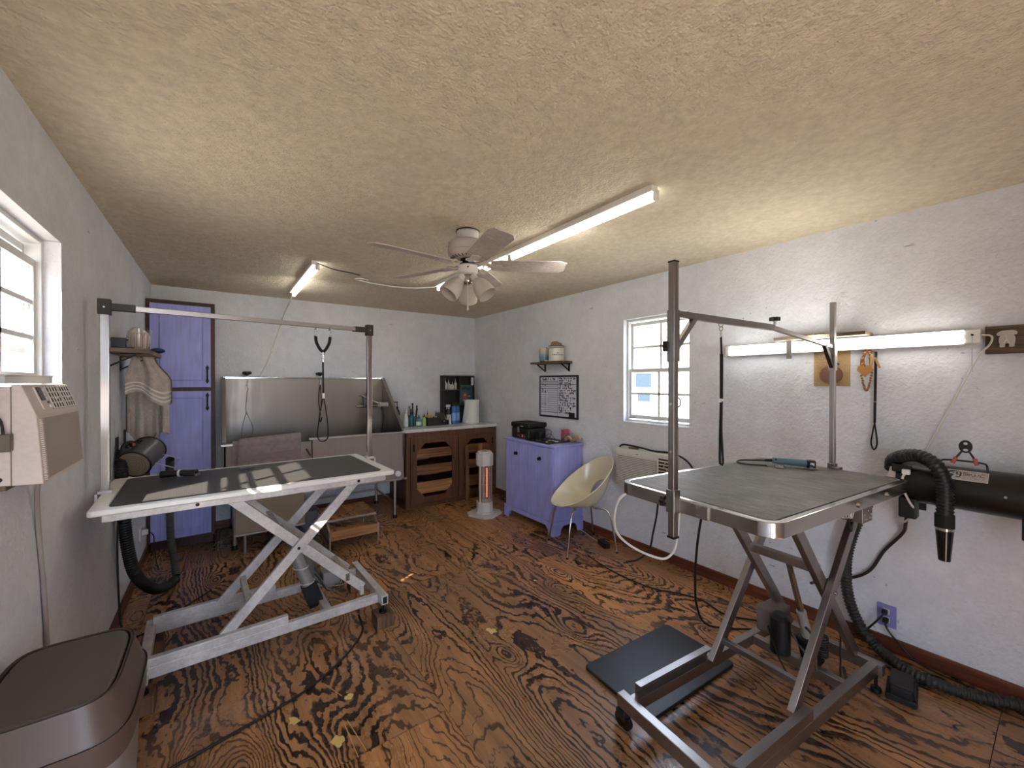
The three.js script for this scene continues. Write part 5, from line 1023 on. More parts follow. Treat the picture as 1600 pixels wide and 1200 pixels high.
{
  const t = thing('pink_lid_jar', 'clear plastic jar with pink lid on the purple cupboard', 'jar', [2.92, 0.873, -3.1]);
  mesh('jar', lathe([[0, 0.001], [0.043, 0.001], [0.047, 0.006], [0.047, 0.085], [0.038, 0.098], [0.036, 0.098], [0.045, 0.083], [0.045, 0.008], [0, 0.005]], 0, 0, 0, 26), phys(0xe7cfd2, 0.08, { transmission: 0.9, thickness: 0, ior: 1.4 }), t);
  mesh('lid', lathe([[0.042, 0.092], [0.043, 0.094], [0.043, 0.118], [0.04, 0.122], [0, 0.122]], 0, 0, 0, 26), std(0xb8345a, 0.4), t);
  mesh('contents', lathe([[0, 0.006], [0.042, 0.006], [0.043, 0.035], [0, 0.04]], 0, 0, 0, 20), std(0x9a5a62, 0.8), t);
}
single('cloth', slab((u, v) => V(2.86 + u * 0.13, 0.903 + 0.022 * Math.sin(u * 6 + v * 4) * Math.sin(v * 3.1) + 0.014 * Math.sin(u * 13) + 0.012, -3.05 + v * 0.12 + 0.01 * Math.sin(u * 8)), 24, 20, 0.005), std(0xc0a184, 0.9), 'crumpled tan cloth at the right edge of the purple cupboard', 'cloth');

// ---- shell chair
{
  const t = thing('shell_chair', 'glossy cream shell chair with an oval hole and chrome legs', 'chair', [2.665, 0, -2.62], 160 * D2R);   // local +x is the front
  // shell: from the middle of the seat (v 0) out to the rim (v 1)
  const rimY = (a) => { const k = (1 - Math.cos(a)) / 2; return 0.405 + 0.395 * Math.pow(k, 1.25); };
  const rimR = (a) => { const c = Math.cos(a), s = Math.sin(a); const fx = c > 0 ? 0.275 : 0.285, fz = 0.265 - 0.02 * Math.max(0, c); return [c * fx - 0.0, s * fz]; };
  const shell = (u, v) => {
    const a = u * Math.PI * 2, [rx, rz] = rimR(a), ry = rimY(a), front = Math.max(0, Math.cos(a));
    const vr = Math.pow(v, lerp(0.62, 0.95, front)), vy = Math.pow(v, lerp(2.6, 1.6, front));
    return V(rx * vr + 0.02 * (1 - v), lerp(0.385, ry, vy) - 0.012 * Math.sin(v * Math.PI) * front, rz * vr);
  };
  let g = slab((u, v) => shell(u, 0.02 + 0.98 * v), 72, 30, 0.008, true);
  const brush1 = new Brush(g), cutter = new Brush(fin(new THREE.CylinderGeometry(0.112, 0.112, 0.26, 44).rotateZ(-1.02).translate(-0.195, 0.478, 0)));
  brush1.updateMatrixWorld(); cutter.updateMatrixWorld();
  try { const ev = new Evaluator(); ev.useGroups = false; const r = ev.evaluate(brush1, cutter, SUBTRACTION); g = fin(r.geometry); } catch (e) { console.log('hole failed', e.message); }
  mesh('shell', [g, cyl(0.03, 0.03, 0.008, 0.02, 0.384, 0, 'y', 20)], M.cream, t);
  mesh('rim_bead', tube(Array.from({ length: 72 }, (_, i) => shell(i / 72, 1).toArray()), 0.0055, 144, 8, true), M.cream, t);
  const r = 0.009;
  for (const s of [-1, 1]) {
    mesh('leg', [tube([[0.1, 0.372, s * 0.1], [0.15, 0.368, s * 0.155], [0.175, 0.33, s * 0.175], [0.232, 0.01, s * 0.215]], r, 40, 10)], M.chrome, t);
    mesh('leg', [tube([[-0.08, 0.372, s * 0.1], [-0.15, 0.37, s * 0.16], [-0.18, 0.335, s * 0.182], [-0.235, 0.01, s * 0.225]], r, 40, 10)], M.chrome, t);
  }
  mesh('under_frame', [rod(V(0.1, 0.372, -0.1), V(0.1, 0.372, 0.1), r), rod(V(-0.08, 0.372, -0.1), V(-0.08, 0.372, 0.1), r), box(0.2, 0.006, 0.16, 0.01, 0.38, 0, 0.002)], M.chrome, t);
  for (const [x, z] of [[0.232, 0.215], [0.232, -0.215], [-0.235, 0.225], [-0.235, -0.225]]) mesh('foot', cyl(0.011, 0.012, 0.014, x, 0.007, z, 'y', 12), M.blackMatte, t);
}
// ---- air conditioner low in the right wall
{
  const t = acRight = thing('air_conditioner', 'cream louvred wall air conditioner under the right hand window', 'air conditioner', [XR, 0.58, -2.13]);
  const d = -0.115, w = 0.29;
  mesh('case', b6(d, 0, 0, 0.325, -w, w, 0.008), M.acRight, t);
  const g = mesh('grille', b6(d - 0.004, d, 0.02, 0.27, -w + 0.02, 0.13, 0.002), std(0x8b8678, 0.6), t);
  for (let i = 0; i < 17; i++) mesh('slat', b6(d - 0.012, d - 0.004, 0.025 + i * 0.0148, 0.0335 + i * 0.0148, -w + 0.022, 0.128, 0.001), M.acRight, g);
  mesh('latch', box(0.008, 0.006, 0.02, d - 0.006, 0.29, -0.06, 0.002), std(0x6b665c, 0.5), t);
  const v = mesh('vent', b6(d - 0.003, d, 0.15, 0.29, 0.15, w - 0.015, 0.001), M.acDark, t);
  for (let i = 0; i < 5; i++) mesh('louvre', b6(d - 0.012, d - 0.002, 0.16 + i * 0.027, 0.168 + i * 0.027, 0.15, w - 0.015, 0.001), M.acRight, v);
  mesh('vent_scroll', [tor(0.03, 0.004, d - 0.012, 0.24, 0.235, 'x'), tor(0.018, 0.004, d - 0.012, 0.2, 0.25, 'x')], std(0xb9ad94, 0.5), v);
  mesh('control_cover', b6(d - 0.004, d, 0.02, 0.135, 0.15, w - 0.015, 0.002), M.acRight, t);
  mesh('top_clip', [box(0.03, 0.012, 0.09, -0.07, 0.331, -0.13, 0.002), box(0.02, 0.02, 0.03, -0.07, 0.337, -0.1, 0.003)], std(0x6a5a4a, 0.6), t);
}
mesh('power_cord', tube([[2.93, 0.912, -2.4], [2.91, 0.935, -2.35], [2.925, 0.93, -2.2], [2.94, 0.915, -2.05], [2.96, 0.915, -1.92], [2.98, 0.88, -1.8], [3.0, 0.8, -1.74], [3.005, 0.6, -1.72]], 0.008, 70, 8).translate(-acRight.position.x, -acRight.position.y, -acRight.position.z), M.cord, acRight);
mesh('power_cord', tube([[2.9, 0.58, -1.98], [2.9, 0.4, -2.0], [2.88, 0.25, -2.02], [2.86, 0.12, -2.04], [2.8, 0.03, -2.1], [2.72, 0.008, -2.16]], 0.008, 60, 8).translate(-acRight.position.x, -acRight.position.y, -acRight.position.z), M.cord, acRight);
{
  const t = thing('power_brick', 'black power brick on the floor behind the shell chair', 'power adapter', [2.83, 0, -2.5], 1.2);
  mesh('brick', box(0.13, 0.045, 0.06, 0, 0.023, 0, 0.006), M.black, t);
  t.rotation.y = 0;
  t.children[0].rotation.y = 1.2;
  mesh('white_lead', tube([[0.01, 0.02, -0.06], [0.03, 0.01, -0.12], [0.06, 0.006, -0.22], [0.09, 0.006, -0.3], [0.12, 0.006, -0.42]], 0.0045, 40, 8), M.whiteCord, t);
}
single('white_cable', tube([[1.52, 1.0, -1.15], [1.485, 0.975, -1.2], [1.502, 0.883, -1.259], [1.547, 0.774, -1.289], [1.643, 0.684, -1.281], [1.727, 0.633, -1.22], [1.765, 0.629, -1.168], [1.782, 0.678, -1.131], [1.797, 0.771, -1.12], [1.796, 0.882, -1.109]], 0.006, 90, 8), M.whiteCord, 'white cable looping below the left end of the steel table', 'cable');
single('extension_cord', tube([[1.93, 0.95, -1.05], [1.95, 0.75, -1.1], [2.02, 0.5, -1.16], [2.14, 0.25, -1.22], [2.3, 0.08, -1.25], [2.5, 0.008, -1.2], [2.68, 0.008, -1.05], [2.75, 0.008, -0.92]], 0.006, 70, 8), M.cord, 'black cord falling behind the steel table to the floor', 'cord');
single('extension_cord', tube([[2.55, 0.007, -2.42], [2.5, 0.007, -2.1], [2.52, 0.007, -1.8], [2.66, 0.007, -1.5], [2.62, 0.007, -1.3], [2.75, 0.007, -1.1], [2.82, 0.007, -0.95]], 0.005, 80, 8), M.cord, 'thin black cord on the floor between shell chair and steel table', 'cord');

// ---- anti-fatigue mat and foot pedal
single('floor_mat', [move(ext(rrect(0.68, 0.42, 0.03), 0.016, 0.006), 1.865, 0.001, -1.265, -3 * D2R, -Math.PI / 2)], M.floorMat, 'black cushioned floor mat under the steel grooming table', 'mat');
{
  const t = thing('foot_pedal', 'black foot pedal switch on the floor at the steel table end', 'pedal', [2.632, 0, -0.478], 0.15);
  mesh('housing', [box(0.16, 0.03, 0.11, 0, 0.016, 0, 0.008), box(0.13, 0.05, 0.085, -0.005, 0.045, 0, 0.014, 3)], M.blackMatte, t);
  mesh('treadle', move(box(0.12, 0.014, 0.08, 0, 0, 0, 0.005), -0.01, 0.077, 0, 0, 0, 0.08), std(0x232323, 0.6), t);
  mesh('side_rib', [box(0.15, 0.01, 0.004, 0, 0.04, 0.046, 0.001), box(0.15, 0.01, 0.004, 0, 0.055, 0.044, 0.001)], M.black, t);
  mesh('lead', tube([[0.08, 0.015, 0.02], [0.12, 0.01, 0.05], [0.18, 0.007, 0.1], [0.24, 0.007, 0.16], [0.28, 0.007, 0.14], [0.27, 0.007, 0.08], [0.2, 0.007, 0.03]], 0.005, 50, 8), M.cord, t);
}
single('extension_cord', tube([[0.719, 0.006, -2.665], [0.695, 0.006, -2.493], [0.612, 0.006, -2.372], [0.478, 0.006, -2.249], [0.316, 0.006, -2.153], [0.132, 0.006, -2.097], [-0.025, 0.006, -2.057], [-0.144, 0.006, -2.03], [-0.266, 0.006, -1.999]], 0.006, 90, 8), M.cord, 'black cord crossing the floor in front of the white table', 'cord');

// ---- shelf, canister, mug, whiteboard on the right wall
{
  const t = thing('wall_shelf', 'brown wooden shelf on iron brackets above the whiteboard', 'shelf', [XR, 1.69, -3.34]);
  mesh('board', b6(-0.15, -0.002, 0, 0.022, -0.28, 0.25, 0.003), std(0xffffff, 0.55, 0, { map: grain(59, [98, 78, 66], 0.35, 0.3, 0.9) }), t);
  for (const z of [0.2, -0.19]) mesh('bracket', [box(0.006, 0.085, 0.024, -0.003, -0.043, z, 0.001), box(0.13, 0.005, 0.024, -0.067, -0.0025, z, 0.001), bar(V(-0.008, -0.075, z), V(-0.115, -0.006, z), 0.014, 0.01, 0.001)], M.iron, t);
}
{
  const t = thing('canister', 'cream enamel canister with dark rim and printed word on the shelf', 'canister', [2.915, 1.712, -3.235]);
  const art = canvasTexture(512, 256, (c, W, H) => {
    c.fillStyle = '#d5d3c6'; c.fillRect(0, 0, W, H); c.fillStyle = '#3c3733'; c.font = 'bold 38px sans-serif'; c.textAlign = 'center'; c.fillText('TREATS', 376, 150);
    c.fillStyle = '#6b655e'; c.beginPath(); c.ellipse(376, 106, 9, 7, 0, 0, 7); c.fill(); for (const [dx, dy] of [[-11, -7], [-4, -12], [4, -12], [11, -7]]) { c.beginPath(); c.arc(376 + dx, 106 + dy, 3.4, 0, 7); c.fill(); }
  });
  mesh('body', fin(new THREE.CylinderGeometry(0.083, 0.081, 0.14, 40, 1, false).rotateY(Math.PI * 0.06 + 0.95).translate(0, 0.07, 0)), std(0xffffff, 0.35, 0, { map: art }), t, true);
  mesh('rim', [tor(0.082, 0.004, 0, 0.143, 0), lathe([[0.0, 0.142], [0.078, 0.142], [0.078, 0.158], [0, 0.158]], 0, 0, 0, 36)], std(0xd5d3c6, 0.35), t);
  mesh('dark_band', [tor(0.0835, 0.0025, 0, 0.137, 0), tor(0.079, 0.004, 0, 0.16, 0)], std(0x2c2723, 0.4), t);
}
{
  const t = thing('wooden_lid', 'carved wooden lump resting on top of the cream canister', 'wood', [2.915, 1.874, -3.235]);
  mesh('block', move(ext([[-0.055, 0], [0.055, 0], [0.058, 0.03], [0.04, 0.048], [0.01, 0.05], [-0.02, 0.036], [-0.052, 0.03]], 0.07, 0.012), 0, 0, 0.035, Math.PI / 2, 0, 0).translate(-0.035, 0, -0.035), std(0xffffff, 0.6, 0, { map: grain(60, [140, 108, 76], 0.5, 0.08, 0.2) }), t);
}
{
  const t = thing('mug', 'glazed mug fading from cream to blue on the brown shelf', 'mug', [2.91, 1.712, -3.43]);
  const glaze = dataTexture(64, 256, (u, v) => { const k = smooth(0.24, 0.4, v + 0.03 * noise(u * 14, v * 4, 3)), d = 0.04 * noise(u * 40, v * 60, 9); return [lerp(96, 205, k) * (1 + d), lerp(128, 190, k) * (1 + d), lerp(138, 178, k) * (1 + d)]; }, true, 1, 1);
  glaze.wrapT = THREE.ClampToEdgeWrapping;
  mesh('body', lathe([[0.0, 0.003], [0.044, 0.003], [0.05, 0.012], [0.056, 0.07], [0.053, 0.14], [0.055, 0.145], [0.05, 0.145], [0.048, 0.14], [0.05, 0.07], [0.044, 0.012], [0, 0.01]], 0, 0, 0, 32), std(0xffffff, 0.25, 0, { map: glaze }), t, true);
  mesh('stick', rod(V(0.01, 0.02, 0.0), V(0.02, 0.158, 0.02), 0.008), std(0x5e4d46, 0.7), t);
}
single('trinket', [sph(0.014, 2.885, 1.722, -3.345, 1.2, 0.7, 1), sph(0.01, 2.885, 1.72, -3.375)], std(0xc5c4bd, 0.5), 'little pale trinket between mug and canister', 'trinket');
{
  const t = thing('whiteboard', 'black framed whiteboard chart with handwritten rows on the right wall', 'whiteboard', [XR, 1.332, -3.308]);
  const w = 0.618, h = 0.462;
  const art = canvasTexture(1024, 768, (c, W, H) => {
    c.fillStyle = '#d3d3e0'; c.fillRect(0, 0, W, H);
    const line = (x0, y0, x1, y1, wd, col) => { c.strokeStyle = col; c.lineWidth = wd * 1.5; c.beginPath(); c.moveTo(x0, y0); c.lineTo(x1, y1); c.stroke(); };
    const scrawl = (x0, x1, y, s, seed, wd = 4) => { c.strokeStyle = '#2b2b38'; c.lineWidth = wd * 1.9; c.beginPath(); let x = x0, k = 0; c.moveTo(x, y); while (x < x1) { const gap = hash2(k, seed, 41) > 0.72; x += s * (0.45 + 0.25 * hash2(k, seed, 42)); const yy = y + s * 0.75 * hash2(k, seed, 43); if (gap) { x += s * 0.9; c.moveTo(x, yy); } else c.quadraticCurveTo(x - s * 0.3, yy - s * 0.8, x, yy); k++; } c.stroke(); };
    const split = W * 0.495;
    for (let i = 0; i <= 13; i++) line(0, H * (0.19 + i * 0.055), split, H * (0.19 + i * 0.055), i === 0 || i === 2 || i === 13 ? 9 : 4, '#555566');
    for (let i = 1; i < 13; i++) line(split * i / 13, H * 0.19, split * i / 13, H * 0.93, 3, '#8d8da0');
    line(split, 0, split, H, 8, '#4a4a58'); line(0, H * 0.11, split, H * 0.11, 7, '#4a4a58'); line(split, H * 0.19, W, H * 0.19, 7, '#4a4a58');
    scrawl(20, split - 60, H * 0.06, 26, 3, 7);
    for (let i = 0; i < 15; i++) line(20 + i * 32, H * 0.175, 44 + i * 32, H * 0.125, 6, '#55556a');
    for (const [r, n] of [[0, 2], [2, 1], [3, 2], [9, 2]]) for (let k = 0; k < n; k++) scrawl(50 + k * 80, 82 + k * 80, H * (0.215 + r * 0.055), 16, r * 5 + k, 6);
    for (let i = 0; i < 15; i++) scrawl(split + 30, lerp(W * 0.76, W - 40, 0.5 + 0.5 * hash2(i, 9, 3)), H * (0.045 + i * 0.061), 20, 50 + i, i === 12 ? 8 : 5);
    c.fillStyle = '#1a1515'; c.fillRect(W * 0.79, H * 0.88, W * 0.15, H * 0.12);
  });
  const sheet = fin(new THREE.PlaneGeometry(w - 0.03, h - 0.03).rotateY(-Math.PI / 2));
  mesh('backing', b6(-0.01, 0, -h / 2 + 0.004, h / 2 - 0.004, -w / 2 + 0.004, w / 2 - 0.004), M.black, t);
  mesh('writing_surface', move(sheet, -0.0105, 0, 0), std(0xffffff, 0.35, 0, { map: art }), t, true);
  mesh('frame', [b6(-0.016, -0.002, h / 2 - 0.018, h / 2, -w / 2, w / 2, 0.002), b6(-0.016, -0.002, -h / 2, -h / 2 + 0.018, -w / 2, w / 2, 0.002), b6(-0.016, -0.002, -h / 2 + 0.018, h / 2 - 0.018, -w / 2, -w / 2 + 0.016, 0.002), b6(-0.016, -0.002, -h / 2 + 0.018, h / 2 - 0.018, w / 2 - 0.022, w / 2, 0.002)], M.black, t);
}
// ---- wall lamp with two tubes
{
  const t = wallLamp = thing('fluorescent_wall_lamp', 'two tube fluorescent fixture on the right wall above the steel table', 'light fixture', [XR, 1.71, -0.865]);
  mesh('housing', [b6(-0.06, 0, -0.036, 0.036, -0.61, 0.6, 0.004), b6(-0.085, -0.06, -0.034, 0.034, 0.545, 0.6, 0.005)], M.whiteGloss, t);
  mesh('end_socket', [box(0.03, 0.02, 0.012, -0.075, 0.018, -0.575, 0.003), box(0.03, 0.02, 0.012, -0.075, -0.02, -0.575, 0.003)], M.white, t);
  for (const y of [0.019, -0.019]) glowTube(t, V(-0.078, y, -0.57), V(-0.078, y, 0.545), 0.013);
  areaLamp(t, 'tube_light', 1.1, 0.06, V(-0.097, 0, -0.012), V(0, 1.71, -0.877), TUBE_LAMP * 1.0);
  mesh('pull_switch', [cyl(0.005, 0.005, 0.012, -0.088, 0.006, 0.575, 'x', 10)], M.iron, t);
  mesh('pull_chain', rod(V(-0.09, 0.004, 0.575), V(-0.09, -0.17, 0.575), 0.0016, 0.0016, 6), M.steel, t);
}
mesh('power_cord', tube([[2.97, 1.715, -0.262], [2.97, 1.71, -0.235], [2.985, 1.68, -0.236], [3.0, 1.62, -0.275], [3.002, 1.5, -0.32], [3.002, 1.36, -0.37], [3.002, 1.2, -0.43], [3.004, 1.09, -0.47]], 0.0045, 70, 8).translate(-wallLamp.position.x, -wallLamp.position.y, -wallLamp.position.z), M.whiteCord, wallLamp);
{
  const t = thing('wall_shelf', 'thin grey plank shelf directly above the wall lamp', 'shelf', [XR, 1.752, -0.9]);
  mesh('board', b6(-0.14, -0.002, 0, 0.02, -0.23, 0.225, 0.002), M.shelfWood, t);
  mesh('bracket', [box(0.1, 0.006, 0.03, -0.05, -0.003, -0.16, 0.001), box(0.006, 0.12, 0.03, -0.09, -0.055, -0.16, 0.001)], std(0x8d8a86, 0.5, 0.5), t);
  mesh('coiled_string', [tube(Array.from({ length: 40 }, (_, i) => [-0.11 + 0.008 * Math.sin(i * 1.3), 0.024 + 0.004 * Math.cos(i * 1.7), -0.12 + i * 0.004]), 0.0025, 120, 5)], std(0xa99b86, 0.9), t);
}
{
  const t = thing('glass_canister', 'tall clear glass jar with knobbed lid above the wall lamp', 'jar', [2.915, 1.772, -0.82]);
  mesh('jar', lathe([[0, 0.001], [0.042, 0.001], [0.046, 0.006], [0.04, 0.15], [0.046, 0.168], [0.049, 0.17], [0.044, 0.166], [0.037, 0.148], [0.043, 0.01], [0, 0.006]], 0, 0, 0, 30), M.jarGlass, t);
  mesh('lid', lathe([[0, 0.172], [0.048, 0.172], [0.046, 0.18], [0.014, 0.186], [0.012, 0.193], [0.016, 0.203], [0.01, 0.212], [0, 0.212]], 0, 0, 0, 28), M.jarGlass, t);
}
{
  const t = thing('hanging_card', 'tan card with a brown round item sealed in plastic, behind the post', 'card', [XR, 1.575, -0.865]);
  const art = canvasTexture(256, 320, (c, W, H) => {
    c.fillStyle = '#a98a5c'; c.fillRect(0, 0, W, H); c.fillStyle = '#b89a86'; c.beginPath(); c.arc(56, 48, 24, 0, 7); c.fill(); c.fillStyle = '#a98a5c'; c.beginPath(); c.arc(52, 46, 9, 0, 7); c.fill();
    c.strokeStyle = '#5a4a33'; for (let k = 0; k < 8; k++) for (let x = 22; x < 226; x += 14) if (hash2(x, k, 5) > -0.35) { c.lineWidth = k === 3 ? 5 : 3; c.beginPath(); c.moveTo(x, 62 + k * 15); c.lineTo(x + 9, 62 + k * 15); c.stroke(); }
  });
  mesh('card', [fin(new THREE.PlaneGeometry(0.178, 0.218).rotateY(-Math.PI / 2).translate(-0.0045, 0, 0))], std(0xffffff, 0.6, 0, { map: art }), t, true);
  mesh('card_back', box(0.004, 0.218, 0.178, -0.002, 0, 0), std(0xa98a5c, 0.7), t);
  mesh('round_item', [cyl(0.056, 0.056, 0.014, -0.013, -0.042, 0.0, 'x', 36), cyl(0.05, 0.054, 0.006, -0.022, -0.042, 0, 'x', 36)], std(0x75503f, 0.35), t);
  mesh('plastic_wrap', [b6(-0.031, -0.0046, -0.1, 0.03, -0.086, 0.086, 0.008)], phys(0xffffff, 0.06, { transmission: 1, thickness: 0, ior: 1.3 }), t);
}
// beaded collar with a heart tag, and the black leash with it
{
  const t = thing('beaded_collar', 'copper beaded collar with a tan heart tag on the right wall', 'collar', [2.985, 1.678, -0.685]);
  const beads = [];
  const loop = (n, fn) => { for (let i = 0; i < n; i++) { const [y, z, r] = fn(i / (n - 1)); beads.push(sph(r, -0.006 + 0.004 * Math.sin(i * 2.1), y, z, 1, 1, 1, 8)); } };
  loop(12, (k) => [-0.12 * k - 0.002, -0.03 * Math.sin(k * 2.6), 0.0085]); loop(12, (k) => [-0.11 * k - 0.004, -0.012 - 0.012 * Math.sin(k * 3), 0.0075]); loop(10, (k) => [-0.09 * k, 0.004 + 0.006 * k, 0.0075]);
  loop(24, (k) => { const a = k * Math.PI; return [-0.12 - 0.115 * Math.sin(a), -0.035 + 0.052 * k + 0.0, 0.0065]; });
  mesh('beads', beads, std(0x9a6746, 0.35, 0.6), t);
  const hs = new THREE.Shape(); hs.moveTo(0, -0.036); hs.lineTo(-0.036, 0.004); hs.lineTo(-0.03, 0.03); hs.lineTo(-0.008, 0.032); hs.lineTo(0, 0.022); hs.lineTo(0.008, 0.032); hs.lineTo(0.03, 0.03); hs.lineTo(0.036, 0.004); hs.lineTo(0, -0.036);
  mesh('heart_tag', move(ext(hs, 0.004, 0.001), -0.018, -0.125, -0.012, -Math.PI / 2), std(0xb07a3d, 0.6), t);
  mesh('tassel', [bar(V(-0.016, -0.03, 0.018), V(-0.016, -0.11, 0.012), 0.012, 0.004, 0, V(1, 0, 0)), bar(V(-0.014, -0.05, 0.03), V(-0.014, -0.11, 0.05), 0.01, 0.004, 0, V(1, 0, 0))], std(0xa07c4a, 0.8), t);
  mesh('nail', cyl(0.003, 0.003, 0.04, 0.012, -0.002, 0, 'x', 8), M.steel, t);
}
{
  const t = thing('leash', 'narrow black leash with wrist loop hanging beside the beaded collar', 'leash', [2.988, 1.66, -0.655]);
  mesh('strap', [bar(V(0, 0, 0), V(-0.002, -0.4, -0.004), 0.012, 0.005, 0.001, V(1, 0, 0)), tube([[-0.002, -0.4, -0.004], [-0.003, -0.45, -0.012], [-0.003, -0.52, -0.018], [-0.003, -0.55, -0.006], [-0.003, -0.52, 0.006], [-0.003, -0.45, 0.002], [-0.002, -0.4, -0.004]], 0.004, 50, 6)], M.blackMatte, t);
  mesh('rivet', box(0.004, 0.004, 0.012, -0.004, -0.28, -0.003), M.steel, t);
  mesh('hook', [tor(0.008, 0.002, 0, 0.008, 0, 'x')], M.steel, t);
}
// ---- wooden sign with the back view of a dog
{
  const t = thing('wall_plaque', 'brown plank plaque with the pale rear view of a dog', 'sign', [XR, 1.69, -0.06]);
  mesh('plank', b6(-0.018, -0.001, -0.066, 0.066, -0.196, 0.2, 0.002), M.signWood, t);
  const s = new THREE.Shape();
  [[0, 0.046], [0.022, 0.046], [0.036, 0.04], [0.042, 0.03], [0.036, 0.022], [0.027, 0.022], [0.033, 0.008], [0.034, -0.01], [0.029, -0.028], [0.032, -0.036], [0.024, -0.04], [0.008, -0.039], [0.007, -0.024], [0.0, -0.02], [-0.007, -0.024], [-0.008, -0.04], [-0.024, -0.041], [-0.032, -0.037], [-0.029, -0.028], [-0.034, -0.01], [-0.033, 0.008], [-0.027, 0.02], [-0.036, 0.018], [-0.043, 0.026], [-0.038, 0.036], [-0.022, 0.044]].forEach(([a, b], i) => s[i ? 'lineTo' : 'moveTo'](a, b));
  const dog = mesh('dog_shape', move(ext(s, 0.01, 0.002).scale(0.76, 0.92, 1), -0.0185, 0.001, -0.128, -Math.PI / 2), std(0xb9afa8, 0.6), t);
  mesh('tail', [bar(V(-0.0295, 0.022, -0.131), V(-0.0295, 0.0, -0.13), 0.006, 0.006, 0.002, V(1, 0, 0)), bar(V(-0.0295, 0.002, -0.13), V(-0.0295, -0.02, -0.12), 0.0055, 0.006, 0.002, V(1, 0, 0)), bar(V(-0.0295, 0.002, -0.13), V(-0.0295, -0.02, -0.139), 0.0055, 0.006, 0.002, V(1, 0, 0))], std(0xd9d2ca, 0.6), dog);
}
// ---- black force dryer on the right wall
{
  const t = forceDryer = thing('force_dryer', 'long black cylinder force dryer with printed label on the right wall', 'dryer', [2.86, 0.985, -0.22]);
  const r = 0.1, z0 = -0.32, z1 = 0.36;
  mesh('barrel', [lathe([[0, z0], [0.07, z0], [0.09, z0 + 0.012], [r, z0 + 0.04], [r, z1 - 0.04], [0.09, z1 - 0.01], [0, z1]], 0, 0, 0, 44).rotateX(Math.PI / 2)], std(0x1a1918, 0.33, 0.2), t);
  mesh('end_collar', [cyl(0.082, 0.082, 0.03, 0, 0, z0 - 0.005, 'z', 32)], std(0xb6ada5, 0.5), t);
  const art = canvasTexture(512, 192, (c, W, H) => {
    c.fillStyle = '#a9a29d'; c.fillRect(0, 0, W, H); c.fillStyle = '#231f1e';
    c.beginPath(); c.moveTo(6, 60); c.lineTo(60, 26); c.lineTo(150, 22); c.lineTo(70, 62); c.closePath(); c.fill();
    c.beginPath(); c.moveTo(40, 92); c.lineTo(86, 96); c.lineTo(100, 120); c.lineTo(70, 150); c.lineTo(24, 140); c.lineTo(60, 124); c.closePath(); c.fill(); c.fillRect(74, 66, 34, 14);
    c.font = 'bold 150px serif'; c.fillText('9', 118, 148);
    for (let k = 0; k < 3; k++) for (let x = 212; x < 470; x += 22) if (hash2(x, k, 9) > -0.5) c.fillRect(x, 40 + k * 26 + x * 0.02, 16, k === 1 ? 17 : 11);
    c.fillStyle = '#6a6461'; for (let k = 0; k < 2; k++) for (let x = 220; x < 470; x += 16) if (hash2(x, k, 10) > -0.3) c.fillRect(x, 126 + k * 22, 11, 7);
    c.strokeStyle = '#d6d0cb'; c.lineWidth = 6; c.strokeRect(3, 3, W - 6, H - 6);
  });
  // label follows the barrel
  const lab = new THREE.CylinderGeometry(r + 0.0012, r + 0.0012, 0.132, 24, 1, true, Math.PI + 0.42, 0.6); lab.rotateX(Math.PI / 2);
  const luv = lab.attributes.uv; for (let i = 0; i < luv.count; i++) { const u = luv.getX(i), v = luv.getY(i); luv.setXY(i, v, 1 - u); }
  mesh('label', move(fin(lab), 0, 0, -0.072), std(0xffffff, 0.5, 0, { map: art, side: THREE.DoubleSide }), t, true);
  for (const z of [-0.27, 0.12]) mesh('wall_bracket', [box(0.15, 0.03, 0.07, 0.075, -0.09, z, 0.004), box(0.07, 0.1, 0.065, -0.04, -0.125, z, 0.006), box(0.01, 0.22, 0.07, 0.148, -0.06, z, 0.003)], M.black, t);
  mesh('carry_handle', tube([[-0.04, 0.092, -0.16], [-0.045, 0.13, -0.155], [-0.045, 0.135, -0.14], [-0.045, 0.135, -0.03], [-0.045, 0.13, -0.015], [-0.04, 0.092, -0.01]], 0.004, 60, 8), M.black, t);
  mesh('rivet', cyl(0.005, 0.005, 0.004, -0.1, 0.005, 0.045, 'x', 10), M.steel, t);
  mesh('switch_panel', [box(0.03, 0.035, 0.07, -0.075, 0.072, -0.29, 0.004)], M.black, t);
  mesh('white_plug', [box(0.026, 0.025, 0.03, -0.094, 0.06, -0.27, 0.004)], M.whiteGloss, t);
}
{
  const t = thing('hang_clip', 'black ring clip with red grips hooked on the force dryer handle', 'clip', [2.815, 1.12, -0.298]);
  const ring = new THREE.Shape(); ring.absellipse(0, 0, 0.022, 0.03, 0, Math.PI * 2, false, 0);
  const h1 = new THREE.Path(); h1.absellipse(0, 0.014, 0.007, 0.006, 0, Math.PI * 2, true, 0); const h2 = new THREE.Path(); h2.absellipse(0, -0.016, 0.008, 0.006, 0, Math.PI * 2, true, 0);
  mesh('ring', move(ext(ring, 0.008, 0.002, [h1, h2]), 0.004, 0.07, 0, -Math.PI / 2), M.black, t);
  mesh('arm', [rod(V(0, 0.05, -0.01), V(0, 0.004, -0.036), 0.004), rod(V(0, 0.05, 0.01), V(0, 0.004, 0.034), 0.004)], M.black, t);
  mesh('red_grip', [rod(V(0, 0.016, -0.03), V(0, -0.012, -0.042), 0.0075), rod(V(0, 0.018, 0.028), V(0, -0.012, 0.036), 0.0075)], std(0xb5544f, 0.5), t);
}
